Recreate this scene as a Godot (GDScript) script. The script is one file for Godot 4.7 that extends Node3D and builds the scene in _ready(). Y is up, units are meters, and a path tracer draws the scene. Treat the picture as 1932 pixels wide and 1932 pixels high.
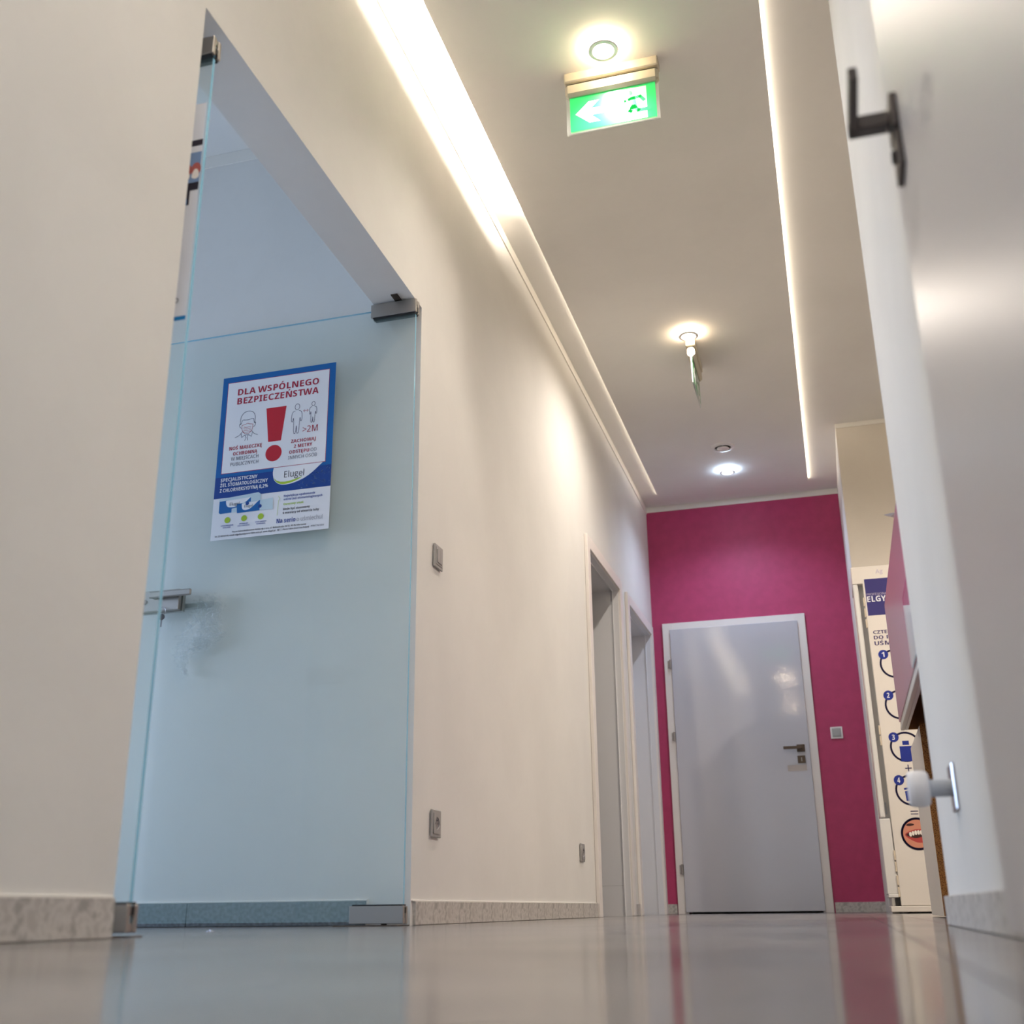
extends Node3D
# A clinic corridor seen from the floor: glass double door on the left, pink end wall, reception on the right.

const XL := -1.25      # corridor face of the left wall
const XLI := -1.405    # room face of the left wall
const ZE := -8.31      # pink end wall
const YC := 3.04       # ceiling
const YP := 3.012      # underside of the dropped ceiling panel
const XR := 0.2        # corridor face of the right wall
const XS := 0.219      # side of the recess that ends in the pink wall
const ZB := -7.07      # beige wall of the reception
const ZR := -2.655       # far end of the right wall
const ZO1 := -1.804    # near jamb of the glass door opening
const ZO2 := -3.262    # far jamb of the glass door opening
const YO := 2.058      # head of the glass door opening
const SK := 0.067      # skirting height

const VENT := Vector3(-0.527, YP, -7.165)

var taken := {}
var mats := {}

# ---------------------------------------------------------------- helpers
func new_st() -> SurfaceTool:
	var st := SurfaceTool.new()
	st.begin(Mesh.PRIMITIVE_TRIANGLES)
	return st

func tri(st: SurfaceTool, a: Vector3, b: Vector3, c: Vector3, n: Vector3, ua := Vector2.ZERO, ub := Vector2.ZERO, uc := Vector2.ZERO) -> void:
	if (b - a).cross(c - a).dot(n) > 0.0:
		var t := b
		b = c
		c = t
		var tu := ub
		ub = uc
		uc = tu
	st.set_normal(n); st.set_uv(ua); st.add_vertex(a)
	st.set_normal(n); st.set_uv(ub); st.add_vertex(b)
	st.set_normal(n); st.set_uv(uc); st.add_vertex(c)

func quad(st: SurfaceTool, a: Vector3, b: Vector3, c: Vector3, d: Vector3, n: Vector3) -> void:
	var u := Vector2((b - a).length(), 0)
	var v := Vector2(0, (d - a).length())
	tri(st, a, b, c, n, Vector2.ZERO, u, u + v)
	tri(st, a, c, d, n, Vector2.ZERO, u + v, v)

func bx(st: SurfaceTool, p: Vector3, q: Vector3) -> void:
	var a := Vector3(minf(p.x, q.x), minf(p.y, q.y), minf(p.z, q.z))
	var b := Vector3(maxf(p.x, q.x), maxf(p.y, q.y), maxf(p.z, q.z))
	quad(st, Vector3(a.x, a.y, b.z), Vector3(b.x, a.y, b.z), Vector3(b.x, b.y, b.z), Vector3(a.x, b.y, b.z), Vector3.BACK)
	quad(st, Vector3(a.x, a.y, a.z), Vector3(b.x, a.y, a.z), Vector3(b.x, b.y, a.z), Vector3(a.x, b.y, a.z), Vector3.FORWARD)
	quad(st, Vector3(a.x, a.y, a.z), Vector3(a.x, a.y, b.z), Vector3(a.x, b.y, b.z), Vector3(a.x, b.y, a.z), Vector3.LEFT)
	quad(st, Vector3(b.x, a.y, a.z), Vector3(b.x, a.y, b.z), Vector3(b.x, b.y, b.z), Vector3(b.x, b.y, a.z), Vector3.RIGHT)
	quad(st, Vector3(a.x, b.y, a.z), Vector3(b.x, b.y, a.z), Vector3(b.x, b.y, b.z), Vector3(a.x, b.y, b.z), Vector3.UP)
	quad(st, Vector3(a.x, a.y, a.z), Vector3(b.x, a.y, a.z), Vector3(b.x, a.y, b.z), Vector3(a.x, a.y, b.z), Vector3.DOWN)

# a box whose edges are chamfered by c
func cbx(st: SurfaceTool, p: Vector3, q: Vector3, c := 0.002) -> void:
	var lo := Vector3(minf(p.x, q.x), minf(p.y, q.y), minf(p.z, q.z))
	var hi := Vector3(maxf(p.x, q.x), maxf(p.y, q.y), maxf(p.z, q.z))
	var m := (lo + hi) / 2.0
	var h := (hi - lo) / 2.0
	c = minf(c, minf(h.x, minf(h.y, h.z)) * 0.9)
	var g := h - Vector3(c, c, c)
	for ax in 3:
		for s in [-1.0, 1.0]:
			var n := Vector3.ZERO
			n[ax] = s
			var u := (ax + 1) % 3
			var v := (ax + 2) % 3
			var k: Array[Vector3] = []
			for e in [[-1, -1], [1, -1], [1, 1], [-1, 1]]:
				var w := Vector3.ZERO
				w[ax] = s * h[ax]
				w[u] = e[0] * g[u]
				w[v] = e[1] * g[v]
				k.append(m + w)
			quad(st, k[0], k[1], k[2], k[3], n)
	for ax in 3:
		var u := (ax + 1) % 3
		var v := (ax + 2) % 3
		for su in [-1.0, 1.0]:
			for sv in [-1.0, 1.0]:
				var a := Vector3.ZERO
				a[u] = su * h[u]; a[v] = sv * g[v]; a[ax] = -g[ax]
				var b := a
				b[ax] = g[ax]
				var d := Vector3.ZERO
				d[u] = su * g[u]; d[v] = sv * h[v]; d[ax] = -g[ax]
				var e := d
				e[ax] = g[ax]
				var n := Vector3.ZERO
				n[u] = su; n[v] = sv
				quad(st, m + a, m + b, m + e, m + d, n.normalized())
	for sx in [-1.0, 1.0]:
		for sy in [-1.0, 1.0]:
			for sz in [-1.0, 1.0]:
				tri(st, m + Vector3(sx * h.x, sy * g.y, sz * g.z), m + Vector3(sx * g.x, sy * h.y, sz * g.z), m + Vector3(sx * g.x, sy * g.y, sz * h.z), Vector3(sx, sy, sz).normalized())

# a profile of (radius, height) turned about the axis that leaves `at` along `up`
func lathe(st: SurfaceTool, prof: Array, at: Vector3, up: Vector3, steps := 40) -> void:
	var y := up.normalized()
	var x := y.cross(Vector3.RIGHT if absf(y.x) < 0.9 else Vector3.UP).normalized()
	var z := x.cross(y)
	for i in prof.size() - 1:
		var p: Vector2 = prof[i]
		var q: Vector2 = prof[i + 1]
		var e := q - p
		var nn := Vector2(e.y, -e.x).normalized()
		for k in steps:
			var t0 := TAU * k / steps
			var t1 := TAU * (k + 1) / steps
			var d0 := x * cos(t0) + z * sin(t0)
			var d1 := x * cos(t1) + z * sin(t1)
			var a := at + d0 * p.x + y * p.y
			var b := at + d1 * p.x + y * p.y
			var c := at + d1 * q.x + y * q.y
			var d := at + d0 * q.x + y * q.y
			var n0 := d0 * nn.x + y * nn.y
			var n1 := d1 * nn.x + y * nn.y
			for f in [[a, b, c, n0, n1, n1], [a, c, d, n0, n1, n0]]:
				var A: Vector3 = f[0]
				var B: Vector3 = f[1]
				var C: Vector3 = f[2]
				if (B - A).cross(C - A).length() < 1e-12:
					continue
				var flip: bool = (B - A).cross(C - A).dot(n0 + n1) > 0.0
				var order: Array = [0, 2, 1] if flip else [0, 1, 2]
				for o in order:
					st.set_normal(f[3 + o]); st.set_uv(Vector2.ZERO); st.add_vertex(f[o])

# round bar from a to b
func rod(st: SurfaceTool, a: Vector3, b: Vector3, r: float, steps := 20) -> void:
	var l := (b - a).length()
	lathe(st, [Vector2(0, 0), Vector2(r * 0.85, 0), Vector2(r, r * 0.15), Vector2(r, l - r * 0.15), Vector2(r * 0.85, l), Vector2(0, l)], a, b - a, steps)

# a flat outline in the plane of a print: x right, y down, z towards the reader
func fill(st: SurfaceTool, pts: PackedVector2Array, z: float) -> void:
	var idx := Geometry2D.triangulate_polygon(pts)
	for i in range(0, idx.size(), 3):
		var v: Array[Vector3] = []
		for k in 3:
			v.append(Vector3(pts[idx[i + k]].x, -pts[idx[i + k]].y, z))
		tri(st, v[0], v[1], v[2], Vector3.BACK)

func rect(x0: float, y0: float, x1: float, y1: float) -> PackedVector2Array:
	return PackedVector2Array([Vector2(x0, y0), Vector2(x1, y0), Vector2(x1, y1), Vector2(x0, y1)])

func ring(c: Vector2, r: float, n := 28, a0 := 0.0, a1 := TAU, ry := -1.0) -> PackedVector2Array:
	var out := PackedVector2Array()
	var full := absf(a1 - a0 - TAU) < 1e-4
	for i in (n if full else n + 1):
		var t := a0 + (a1 - a0) * i / n
		out.append(c + Vector2(cos(t) * r, sin(t) * (r if ry < 0.0 else ry)))
	return out

func stroke(st: SurfaceTool, pts: PackedVector2Array, w: float, z: float, closed := false) -> void:
	var n := pts.size()
	for i in (n if closed else n - 1):
		var a := pts[i]
		var b := pts[(i + 1) % n]
		if a.distance_to(b) < 1e-6:
			continue
		var d := (b - a).normalized()
		var s := Vector2(-d.y, d.x) * w / 2.0
		var e := d * w * 0.35
		fill(st, PackedVector2Array([a - e + s, b + e + s, b + e - s, a - e - s]), z)

# round corners of a polyline
func smooth(pts: Array, rounds := 2, closed := false) -> PackedVector2Array:
	var p := PackedVector2Array(pts)
	for r in rounds:
		var q := PackedVector2Array()
		if not closed:
			q.append(p[0])
		for i in (p.size() if closed else p.size() - 1):
			var a := p[i]
			var b := p[(i + 1) % p.size()]
			q.append(a.lerp(b, 0.25))
			q.append(a.lerp(b, 0.75))
		if not closed:
			q.append(p[p.size() - 1])
		p = q
	return p

func numbered(called: String) -> String:
	var n: int = taken.get(called, 0)
	taken[called] = n + 1
	return called if n == 0 else "%s_%03d" % [called, n]

func obj(called: String, st: SurfaceTool, m: Material, parent: Node3D = null) -> MeshInstance3D:
	var o := MeshInstance3D.new()
	o.mesh = st.commit()
	o.mesh.surface_set_material(0, m)
	if parent:
		o.name = called
		parent.add_child(o, true)
		if not parent.has_meta("local"):
			var top := parent
			var off := parent.position
			while top.get_parent() and top.get_parent() != self:
				top = top.get_parent()
				off += top.position
			o.position = -off
	else:
		o.name = numbered(called)
		add_child(o)
	return o

func part(called: String, p: Vector3, q: Vector3, m: Material, parent: Node3D, c := 0.0) -> MeshInstance3D:
	var st := new_st()
	if c > 0.0:
		cbx(st, p, q, c)
	else:
		bx(st, p, q)
	return obj(called, st, m, parent)

# a thing whose parts are given in world coordinates (local = false) or about its own base (local = true)
func thing(called: String, label: String, category: String, at := Vector3.ZERO, group := "", local := false) -> Node3D:
	var o := Node3D.new()
	o.name = numbered(called)
	add_child(o)
	o.position = at
	o.set_meta("label", label)
	o.set_meta("category", category)
	if group:
		o.set_meta("group", group)
	if local:
		o.set_meta("local", true)
	return o

func setting(called: String, label := "") -> Node3D:
	var o := Node3D.new()
	o.name = numbered(called)
	add_child(o)
	o.set_meta("kind", "structure")
	if label:
		o.set_meta("label", label)
	return o

func structure(called: String, st: SurfaceTool, m: Material, label := "") -> MeshInstance3D:
	var o := obj(called, st, m)
	o.set_meta("kind", "structure")
	if label:
		o.set_meta("label", label)
	return o

func mat(called: String, c: Color, rough := 0.6, metal := 0.0) -> StandardMaterial3D:
	var m := StandardMaterial3D.new()
	m.resource_name = called
	m.albedo_color = c
	m.roughness = rough
	m.metallic = metal
	mats[called] = m
	return m

func rgb(r: int, g: int, b: int) -> Color:
	return Color(r / 255.0, g / 255.0, b / 255.0)

func glow(called: String, c: Color, e: float) -> StandardMaterial3D:
	var m := mat(called, Color(0.9, 0.9, 0.9), 0.5)
	m.emission_enabled = true
	m.emission = c
	m.emission_energy_multiplier = e
	return m

# noise between two or more colours, as a tiling picture
func noise_tex(size: int, seed_: int, freq: float, ramp: Array, octaves := 4, stretch := 1.0) -> ImageTexture:
	var f := FastNoiseLite.new()
	f.seed = seed_
	f.noise_type = FastNoiseLite.TYPE_SIMPLEX_SMOOTH
	f.frequency = freq
	f.fractal_octaves = octaves
	var im := f.get_seamless_image(size, size)
	im.convert(Image.FORMAT_RGB8)
	var out := Image.create(size, size, true, Image.FORMAT_RGB8)
	for y in size:
		for x in size:
			var v := im.get_pixel(x, int(y * stretch) % size).r
			v = clampf((v - 0.15) / 0.7, 0.0, 0.999) * (ramp.size() - 1)
			var i := int(v)
			out.set_pixel(x, y, (ramp[i] as Color).lerp(ramp[i + 1], v - i))
	return ImageTexture.create_from_image(out)

func triplanar(m: StandardMaterial3D, scale: float, world := true) -> StandardMaterial3D:
	m.uv1_triplanar = true
	m.uv1_world_triplanar = world
	m.uv1_scale = Vector3.ONE * scale
	return m

var font_plain: SystemFont
var font_bold: SystemFont

# lettering of a print: left edge x, base line y (down), total width, height of a capital
func letters(parent: Node3D, t: String, bold: bool, x: float, y: float, width: float, cap: float, m: Material, z := 0.0012, slant := 0.0) -> MeshInstance3D:
	var tm := TextMesh.new()
	tm.font = font_bold if bold else font_plain
	tm.text = t
	tm.font_size = 32
	tm.pixel_size = 0.01
	tm.depth = 0.0
	tm.curve_step = 1.5
	tm.horizontal_alignment = HORIZONTAL_ALIGNMENT_LEFT
	tm.vertical_alignment = VERTICAL_ALIGNMENT_CENTER
	tm.material = m
	var bb := tm.get_aabb()
	# a capital H tells where the base line lies
	var hm := TextMesh.new()
	hm.font = tm.font
	hm.text = "H"
	hm.font_size = 32
	hm.pixel_size = 0.01
	hm.depth = 0.0
	hm.vertical_alignment = VERTICAL_ALIGNMENT_CENTER
	var hb := hm.get_aabb()
	var o := MeshInstance3D.new()
	o.name = "lettering"
	o.mesh = tm
	parent.add_child(o, true)
	var sx := width / bb.size.x
	var sy := cap / hb.size.y
	var bas := Basis(Vector3(sx, slant * sx, 0), Vector3(0, sy, 0), Vector3(0, 0, 1))
	o.transform = Transform3D(bas, Vector3(x - bb.position.x * sx, -y - hb.position.y * sy, z))
	return o

# ---------------------------------------------------------------- the scene
func _ready() -> void:
	# camera
	var cam := Camera3D.new()
	cam.name = "camera"
	cam.fov = 49.38
	cam.near = 0.02
	cam.position = Vector3(0, 0.0396, 0)
	cam.rotation_order = EULER_ORDER_YXZ
	cam.rotation_degrees = Vector3(19.6705, 15.8343, -0.6387)
	var ca := CameraAttributesPhysical.new()
	ca.frustum_focal_length = 26.103
	ca.frustum_near = 0.02
	ca.frustum_far = 100.0
	ca.frustum_focus_distance = 4.6
	ca.exposure_aperture = 2.3
	cam.attributes = ca
	add_child(cam)
	cam.current = true

	# daylight outside the window of the side room
	var env := Environment.new()
	env.background_mode = Environment.BG_SKY
	var sm := ProceduralSkyMaterial.new()
	sm.sky_top_color = rgb(150, 185, 230)
	sm.sky_horizon_color = rgb(205, 218, 235)
	sm.ground_bottom_color = rgb(110, 115, 118)
	sm.ground_horizon_color = rgb(190, 200, 210)
	sm.sky_energy_multiplier = 1.6
	sm.ground_energy_multiplier = 0.9
	var sky := Sky.new()
	sky.sky_material = sm
	env.sky = sky
	env.tonemap_mode = Environment.TONE_MAPPER_LINEAR
	env.tonemap_exposure = 1.22
	env.sdfgi_enabled = true
	env.ssao_enabled = true
	env.ssil_enabled = true
	var we := WorldEnvironment.new()
	we.environment = env
	add_child(we)
	var day := AreaLight3D.new()
	day.name = "window_daylight"
	day.area_size = Vector2(1.9, 1.2)
	day.light_color = rgb(196, 220, 255)
	day.light_energy = 7.0
	day.shadow_enabled = true
	day.position = Vector3(-4.70, 1.15, -2.05)
	day.rotation_degrees = Vector3(-32, -90, 0)
	add_child(day)
	var day2 := AreaLight3D.new()  # cool fill light for the window added out of view behind the camera
	day2.name = "added_window_daylight"
	day2.area_size = Vector2(1.5, 1.8)
	day2.light_color = rgb(206, 226, 255)
	day2.light_energy = 1.5
	day2.shadow_enabled = true
	day2.position = Vector3(XR - 0.01, 1.25, 1.8)
	day2.rotation_degrees = Vector3(0, 90, 0)
	add_child(day2)

	font_plain = SystemFont.new()
	font_plain.font_names = PackedStringArray(["Droid Sans"])
	font_bold = SystemFont.new()
	font_bold.font_names = PackedStringArray(["Droid Sans"])
	font_bold.font_weight = 700
	make_materials()
	build_shell()
	build_ceiling()
	build_doors()
	build_glass_door()
	build_fittings()
	build_poster()
	build_near_poster()
	build_cabinet()
	build_desk()
	build_right_side()
	build_small()

func make_materials() -> void:
	var w := mat("wall paint", rgb(233, 231, 227), 0.75)
	w.albedo_texture = noise_tex(256, 3, 0.012, [rgb(249, 249, 248), rgb(255, 255, 254)], 5)
	triplanar(w, 0.45)
	var wb := mat("beige wall paint", rgb(228, 220, 208), 0.75)
	wb.albedo_texture = w.albedo_texture
	triplanar(wb, 0.5)
	var cw := mat("ceiling paint", rgb(240, 238, 234), 0.8)
	cw.albedo_texture = w.albedo_texture
	triplanar(cw, 0.3)
	var p := mat("pink paint", rgb(188, 62, 108), 0.55)
	p.albedo_texture = noise_tex(128, 9, 0.05, [rgb(242, 240, 241), rgb(255, 255, 255)], 4)
	triplanar(p, 1.5)
	mat("cornice white", rgb(240, 236, 228), 0.6)
	mat("door white", rgb(236, 236, 238), 0.3)
	var dg := mat("glossy door white", rgb(200, 200, 206), 0.04)
	dg.metallic_specular = 0.68
	dg.heightmap_enabled = true
	dg.heightmap_texture = noise_tex(256, 21, 0.03, [Color.BLACK, Color.WHITE], 3)
	dg.heightmap_scale = 0.008
	triplanar(dg, 6.0)
	mat("leaf laminate", rgb(210, 209, 213), 0.42)
	mat("lining white", rgb(228, 228, 230), 0.4)
	mat("frame white", rgb(238, 232, 226), 0.4)
	var ft := mat("floor tile", rgb(148, 146, 146), 0.16)
	ft.metallic_specular = 0.2
	ft.albedo_texture = noise_tex(512, 31, 0.006, [rgb(206, 203, 200), rgb(238, 235, 231), rgb(255, 252, 248), rgb(226, 222, 218)], 5)
	ft.roughness_texture = noise_tex(256, 33, 0.02, [rgb(190, 190, 190), rgb(255, 255, 255)], 4)
	triplanar(ft, 0.55)
	mat("grout", rgb(128, 124, 120), 0.9)
	var sk := mat("skirting tile", rgb(206, 204, 201), 0.55)
	sk.albedo_texture = noise_tex(256, 41, 0.02, [rgb(205, 202, 198), rgb(255, 252, 248), rgb(228, 224, 220)], 5)
	sk.heightmap_enabled = true
	sk.heightmap_texture = noise_tex(128, 42, 0.08, [Color.BLACK, Color.WHITE], 3)
	sk.heightmap_scale = 0.012
	triplanar(sk, 4.0)
	var skg := mat("shaded skirting tile", rgb(118, 124, 128), 0.6)  # tile like the corridor skirting, backlit shade put into its darker colour
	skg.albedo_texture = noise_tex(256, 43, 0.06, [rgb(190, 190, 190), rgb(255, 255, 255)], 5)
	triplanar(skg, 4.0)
	mat("caulk", rgb(238, 236, 230), 0.5)
	mat("brushed steel", rgb(172, 167, 161), 0.45, 1.0)
	mat("chrome", rgb(190, 190, 196), 0.2, 1.0)
	mat("dark bronze", rgb(96, 84, 74), 0.4, 0.8)
	mat("dark handle", rgb(88, 82, 80), 0.42, 0.4)
	mat("black", rgb(16, 15, 17), 0.6)
	mat("silver plastic", rgb(176, 174, 172), 0.42, 0.35)
	mat("socket cup", rgb(150, 148, 148), 0.4, 0.3)
	mat("white plastic", rgb(236, 234, 232), 0.35)
	mat("grey plastic", rgb(172, 174, 172), 0.4)
	mat("rubber white", rgb(236, 234, 236), 0.45)
	mat("sign aluminium", rgb(196, 190, 172), 0.4, 0.3)
	mat("dark cap", rgb(70, 60, 56), 0.5)
	var g := mat("door glass", Color(0.75, 0.92, 0.92, 0.1), 0.02)
	g.transparency = BaseMaterial3D.TRANSPARENCY_ALPHA
	var ge := mat("glass edge", rgb(150, 208, 236), 0.06)  # bright cyan carries the daylight piped to the rim in its colour
	var ac := mat("clear acrylic", Color(0.95, 0.97, 0.96, 0.12), 0.04)
	ac.transparency = BaseMaterial3D.TRANSPARENCY_ALPHA
	var wr := mat("clear film", Color(0.97, 0.98, 1.0, 0.05), 0.12)
	wr.transparency = BaseMaterial3D.TRANSPARENCY_ALPHA
	var wf := mat("crease highlight film", Color(0.97, 0.98, 1.0, 0.85), 0.12)  # dense white, paints the highlights on the film creases
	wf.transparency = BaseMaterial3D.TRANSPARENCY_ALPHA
	mat("cabinet cream", rgb(233, 226, 217), 0.35)
	mat("cabinet white", rgb(230, 228, 224), 0.4)
	mat("hinge cream", rgb(222, 208, 186), 0.5)
	var dp := mat("desk pink", rgb(172, 112, 130), 0.25)
	dp.clearcoat_enabled = true
	dp.clearcoat = 0.5
	mat("desk white", rgb(222, 218, 212), 0.4)
	var ch := mat("chipboard", rgb(196, 160, 106), 0.85)
	ch.albedo_texture = noise_tex(256, 61, 0.12, [rgb(90, 70, 52), rgb(180, 150, 110), rgb(255, 236, 205), rgb(150, 120, 90)], 4)
	triplanar(ch, 6.0)
	mat("raw board", rgb(150, 104, 62), 0.8)
	var pp := mat("paper", rgb(232, 233, 238), 0.6)
	pp.backlight_enabled = true
	pp.backlight = Color(0.12, 0.12, 0.12)
	mat("holder grey", rgb(188, 194, 202), 0.3)
	for c in [["poster blue", 0, 98, 170], ["poster navy", 10, 62, 142], ["poster red", 196, 28, 48], ["poster crimson", 176, 30, 62], ["poster violet", 44, 34, 84], ["poster grey", 84, 84, 100], ["poster lime", 168, 198, 52], ["poster royal", 44, 70, 150], ["print white", 240, 240, 244], ["tube pale", 196, 216, 226], ["drop pale", 150, 178, 226], ["navy print", 46, 40, 112], ["ad blue", 12, 40, 140], ["ad dark", 30, 24, 84], ["ad violet", 56, 44, 100], ["skin", 214, 142, 116], ["lip", 184, 66, 64], ["mouth dark", 60, 26, 24], ["tooth", 246, 238, 228], ["gum", 184, 96, 88], ["sky print", 128, 154, 192], ["ink", 34, 26, 40], ["cyan print", 0, 122, 184], ["faint grey", 206, 200, 198], ["pencil lilac", 196, 184, 206], ["label grey", 160, 160, 166]]:
		mat(c[0], rgb(c[1], c[2], c[3]), 0.5)
	glow("warm lens", rgb(255, 236, 205), 24.0)
	glow("warm ring", rgb(255, 226, 188), 90.0)
	glow("cool lens", rgb(220, 236, 255), 24.0)
	glow("cool ring", rgb(200, 226, 255), 70.0)
	glow("led tape", rgb(255, 236, 208), 6.0)
	glow("sign green", rgb(40, 222, 108), 0.5)
	mats["sign green"].albedo_color = rgb(40, 170, 90)
	mats["sign green"].roughness = 0.25
	glow("sign white", rgb(235, 255, 242), 0.35)
	mats["sign white"].albedo_color = rgb(200, 206, 202)
	mat("sign green unlit", rgb(70, 150, 96), 0.3)

# ---------------------------------------------------------------- floor, walls, skirting
func build_shell() -> void:
	# floor: one slab of grout, tiles laid on it with open joints
	var fl := setting("floor", "light grey polished stone tile floor")
	part("grout_bed", Vector3(-4.85, -0.12, -9.8), Vector3(3.4, -0.006, 3.2), mats["grout"], fl)
	var cols := [-4.85, -3.9, -2.6, XL - 0.012, 0.072, XR + 0.002, 0.8, 1.4, 2.0, 2.6, 3.4]
	for i in cols.size() - 1:
		var z := 3.2
		var dz := 1.2
		while z > -9.8:
			var st := new_st()
			cbx(st, Vector3(cols[i] + 0.0009, -0.03, maxf(z - dz, -9.8) + 0.0012), Vector3(cols[i + 1] - 0.0009, 0.0, z - 0.0012), 0.0006)
			obj("tile", st, mats["floor tile"], fl)
			z -= dz
	# left wall with its three openings
	var st := new_st()
	bx(st, Vector3(XLI, 0, 3.0), Vector3(XL, YC, ZO1))
	bx(st, Vector3(XLI, YO, ZO1), Vector3(XL, YC, ZO2))
	bx(st, Vector3(XLI, 0, ZO2), Vector3(XL, YC, -5.95))
	bx(st, Vector3(XLI, 2.0, -5.95), Vector3(XL, YC, -6.90))
	bx(st, Vector3(XLI, 0, -6.90), Vector3(XL, YC, -7.20))
	bx(st, Vector3(XLI, 1.99, -7.20), Vector3(XL, YC, -8.16))
	bx(st, Vector3(XLI, 0, -8.16), Vector3(XL, YC, ZE))
	structure("wall_left", st, mats["wall paint"])
	# pink end wall
	st = new_st()
	bx(st, Vector3(XLI, 0, ZE), Vector3(-1.10, YC, ZE - 0.15))
	bx(st, Vector3(-0.19, 0, ZE), Vector3(XS + 0.15, YC, ZE - 0.15))
	bx(st, Vector3(-1.10, 2.015, ZE), Vector3(-0.19, YC, ZE - 0.15))
	structure("wall_end", st, mats["pink paint"], "deep pink painted wall at the end of the corridor")
	# room beyond the door in the pink wall
	st = new_st()
	bx(st, Vector3(-1.55, 0, ZE - 0.15), Vector3(-1.405, 2.6, -9.6))
	bx(st, Vector3(XS + 0.15, 0, ZE - 0.15), Vector3(XS + 0.3, 2.6, -9.6))
	bx(st, Vector3(-1.55, 0, -9.5), Vector3(XS + 0.3, 2.6, -9.6))
	bx(st, Vector3(-1.55, 2.5, ZE - 0.15), Vector3(XS + 0.3, 2.6, -9.6))
	structure("wall_beyond", st, mats["wall paint"])
	# side of the recess and beige reception wall
	st = new_st()
	bx(st, Vector3(XS, 0, ZB - 0.12), Vector3(XS + 0.15, YC, ZE))
	structure("wall_recess", st, mats["wall paint"])
	st = new_st()
	bx(st, Vector3(XS, 0, ZB), Vector3(3.35, YC, ZB - 0.12))
	structure("wall_reception", st, mats["beige wall paint"])
	# right wall, reception shell, wall behind the camera
	st = new_st()
	bx(st, Vector3(XR, 0, 1.0), Vector3(XR + 0.16, YC, ZR))
	bx(st, Vector3(XR, 0, 3.0), Vector3(XR + 0.16, YC, 2.6))
	bx(st, Vector3(XR, 0, 2.6), Vector3(XR + 0.16, 0.3, 1.0))
	bx(st, Vector3(XR, 2.2, 2.6), Vector3(XR + 0.16, YC, 1.0))
	structure("wall_right", st, mats["wall paint"])
	st = new_st()
	bx(st, Vector3(XR + 0.16, 0, ZR + 0.15), Vector3(3.2, YC, ZR))
	bx(st, Vector3(3.2, 0, ZR + 0.15), Vector3(3.35, YC, ZB))
	structure("wall_office", st, mats["beige wall paint"])
	st = new_st()
	bx(st, Vector3(XLI, 0, 3.0), Vector3(XR + 0.16, YC, 3.15))
	structure("wall_back", st, mats["wall paint"])
	# side room behind the glass door
	st = new_st()
	bx(st, Vector3(XLI, 0, ZO2), Vector3(-4.95, 2.9, ZO2 - 0.15))
	bx(st, Vector3(XLI, 0, 0.9), Vector3(-4.95, 2.9, 1.05))
	var xw := -4.8
	bx(st, Vector3(xw, 0, ZO2), Vector3(xw - 0.15, 0.45, 0.9))
	bx(st, Vector3(xw, 1.85, ZO2), Vector3(xw - 0.15, 2.9, 0.9))
	bx(st, Vector3(xw, 0.45, ZO2), Vector3(xw - 0.15, 1.85, -3.05))
	bx(st, Vector3(xw, 0.45, -1.05), Vector3(xw - 0.15, 1.85, 0.9))
	structure("wall_side", st, mats["wall paint"])
	st = new_st()
	bx(st, Vector3(XLI, 2.9, ZO2 - 0.15), Vector3(-4.95, 3.04, 1.05))
	structure("ceiling_side", st, mats["ceiling paint"])
	st = new_st()
	cbx(st, Vector3(XLI - 0.0, 2.845, ZO2), Vector3(-4.8, 2.9, ZO2 + 0.006), 0.001)
	structure("trim_side", st, mats["cornice white"])
	var win := setting("window_1", "white framed window letting daylight into the side room")
	part("pane", Vector3(xw - 0.07, 0.5, -3.0), Vector3(xw - 0.076, 1.8, -1.1), mats["clear acrylic"], win)
	for e in [[0.45, 0.5, -3.05, -1.05], [1.8, 1.85, -3.05, -1.05], [0.5, 1.8, -3.05, -3.0], [0.5, 1.8, -1.1, -1.05]]:
		part("frame", Vector3(xw - 0.04, e[0], e[2]), Vector3(xw - 0.1, e[1], e[3]), mats["frame white"], win, 0.003)
	var added_win := setting("added_window_2", "unseen white framed window added to put cool daylight into the corridor")  # added out of view to cool the near left wall
	part("pane", Vector3(XR + 0.08, 0.35, 1.05), Vector3(XR + 0.086, 2.15, 2.55), mats["clear acrylic"], added_win)
	for e in [[0.3, 0.35, 1.0, 2.6], [2.15, 2.2, 1.0, 2.6], [0.35, 2.15, 1.0, 1.05], [0.35, 2.15, 2.55, 2.6]]:
		part("frame", Vector3(XR + 0.05, e[0], e[2]), Vector3(XR + 0.11, e[1], e[3]), mats["frame white"], added_win, 0.003)
	# rooms behind the two white door frames
	st = new_st()
	bx(st, Vector3(-3.1, 0, -3.42), Vector3(-3.25, 2.9, -8.46))
	bx(st, Vector3(XLI, 0, -7.0), Vector3(-3.1, 2.9, -7.1))
	bx(st, Vector3(XLI, 0, ZE), Vector3(-3.1, 2.9, -8.46))
	bx(st, Vector3(XLI, 2.9, -3.42), Vector3(-3.25, 3.04, -8.46))
	structure("wall_store", st, mats["wall paint"])
	# skirting: cut tiles set proud of the plaster, with a bead of caulk on top
	var bl := setting("baseboard_left", "grey beige stone tile skirting along the left wall")
	var cuts := [[ZO1 + 0.006, -1.2], [-1.2, -0.6], [-0.6, 0.0], [0.0, 0.6], [0.6, 1.2], [ZO2 - 0.02, -3.755], [-3.755, -4.353], [-4.353, -4.951], [-4.951, -5.55], [-5.55, -5.895], [-6.955, -7.145]]
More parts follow.
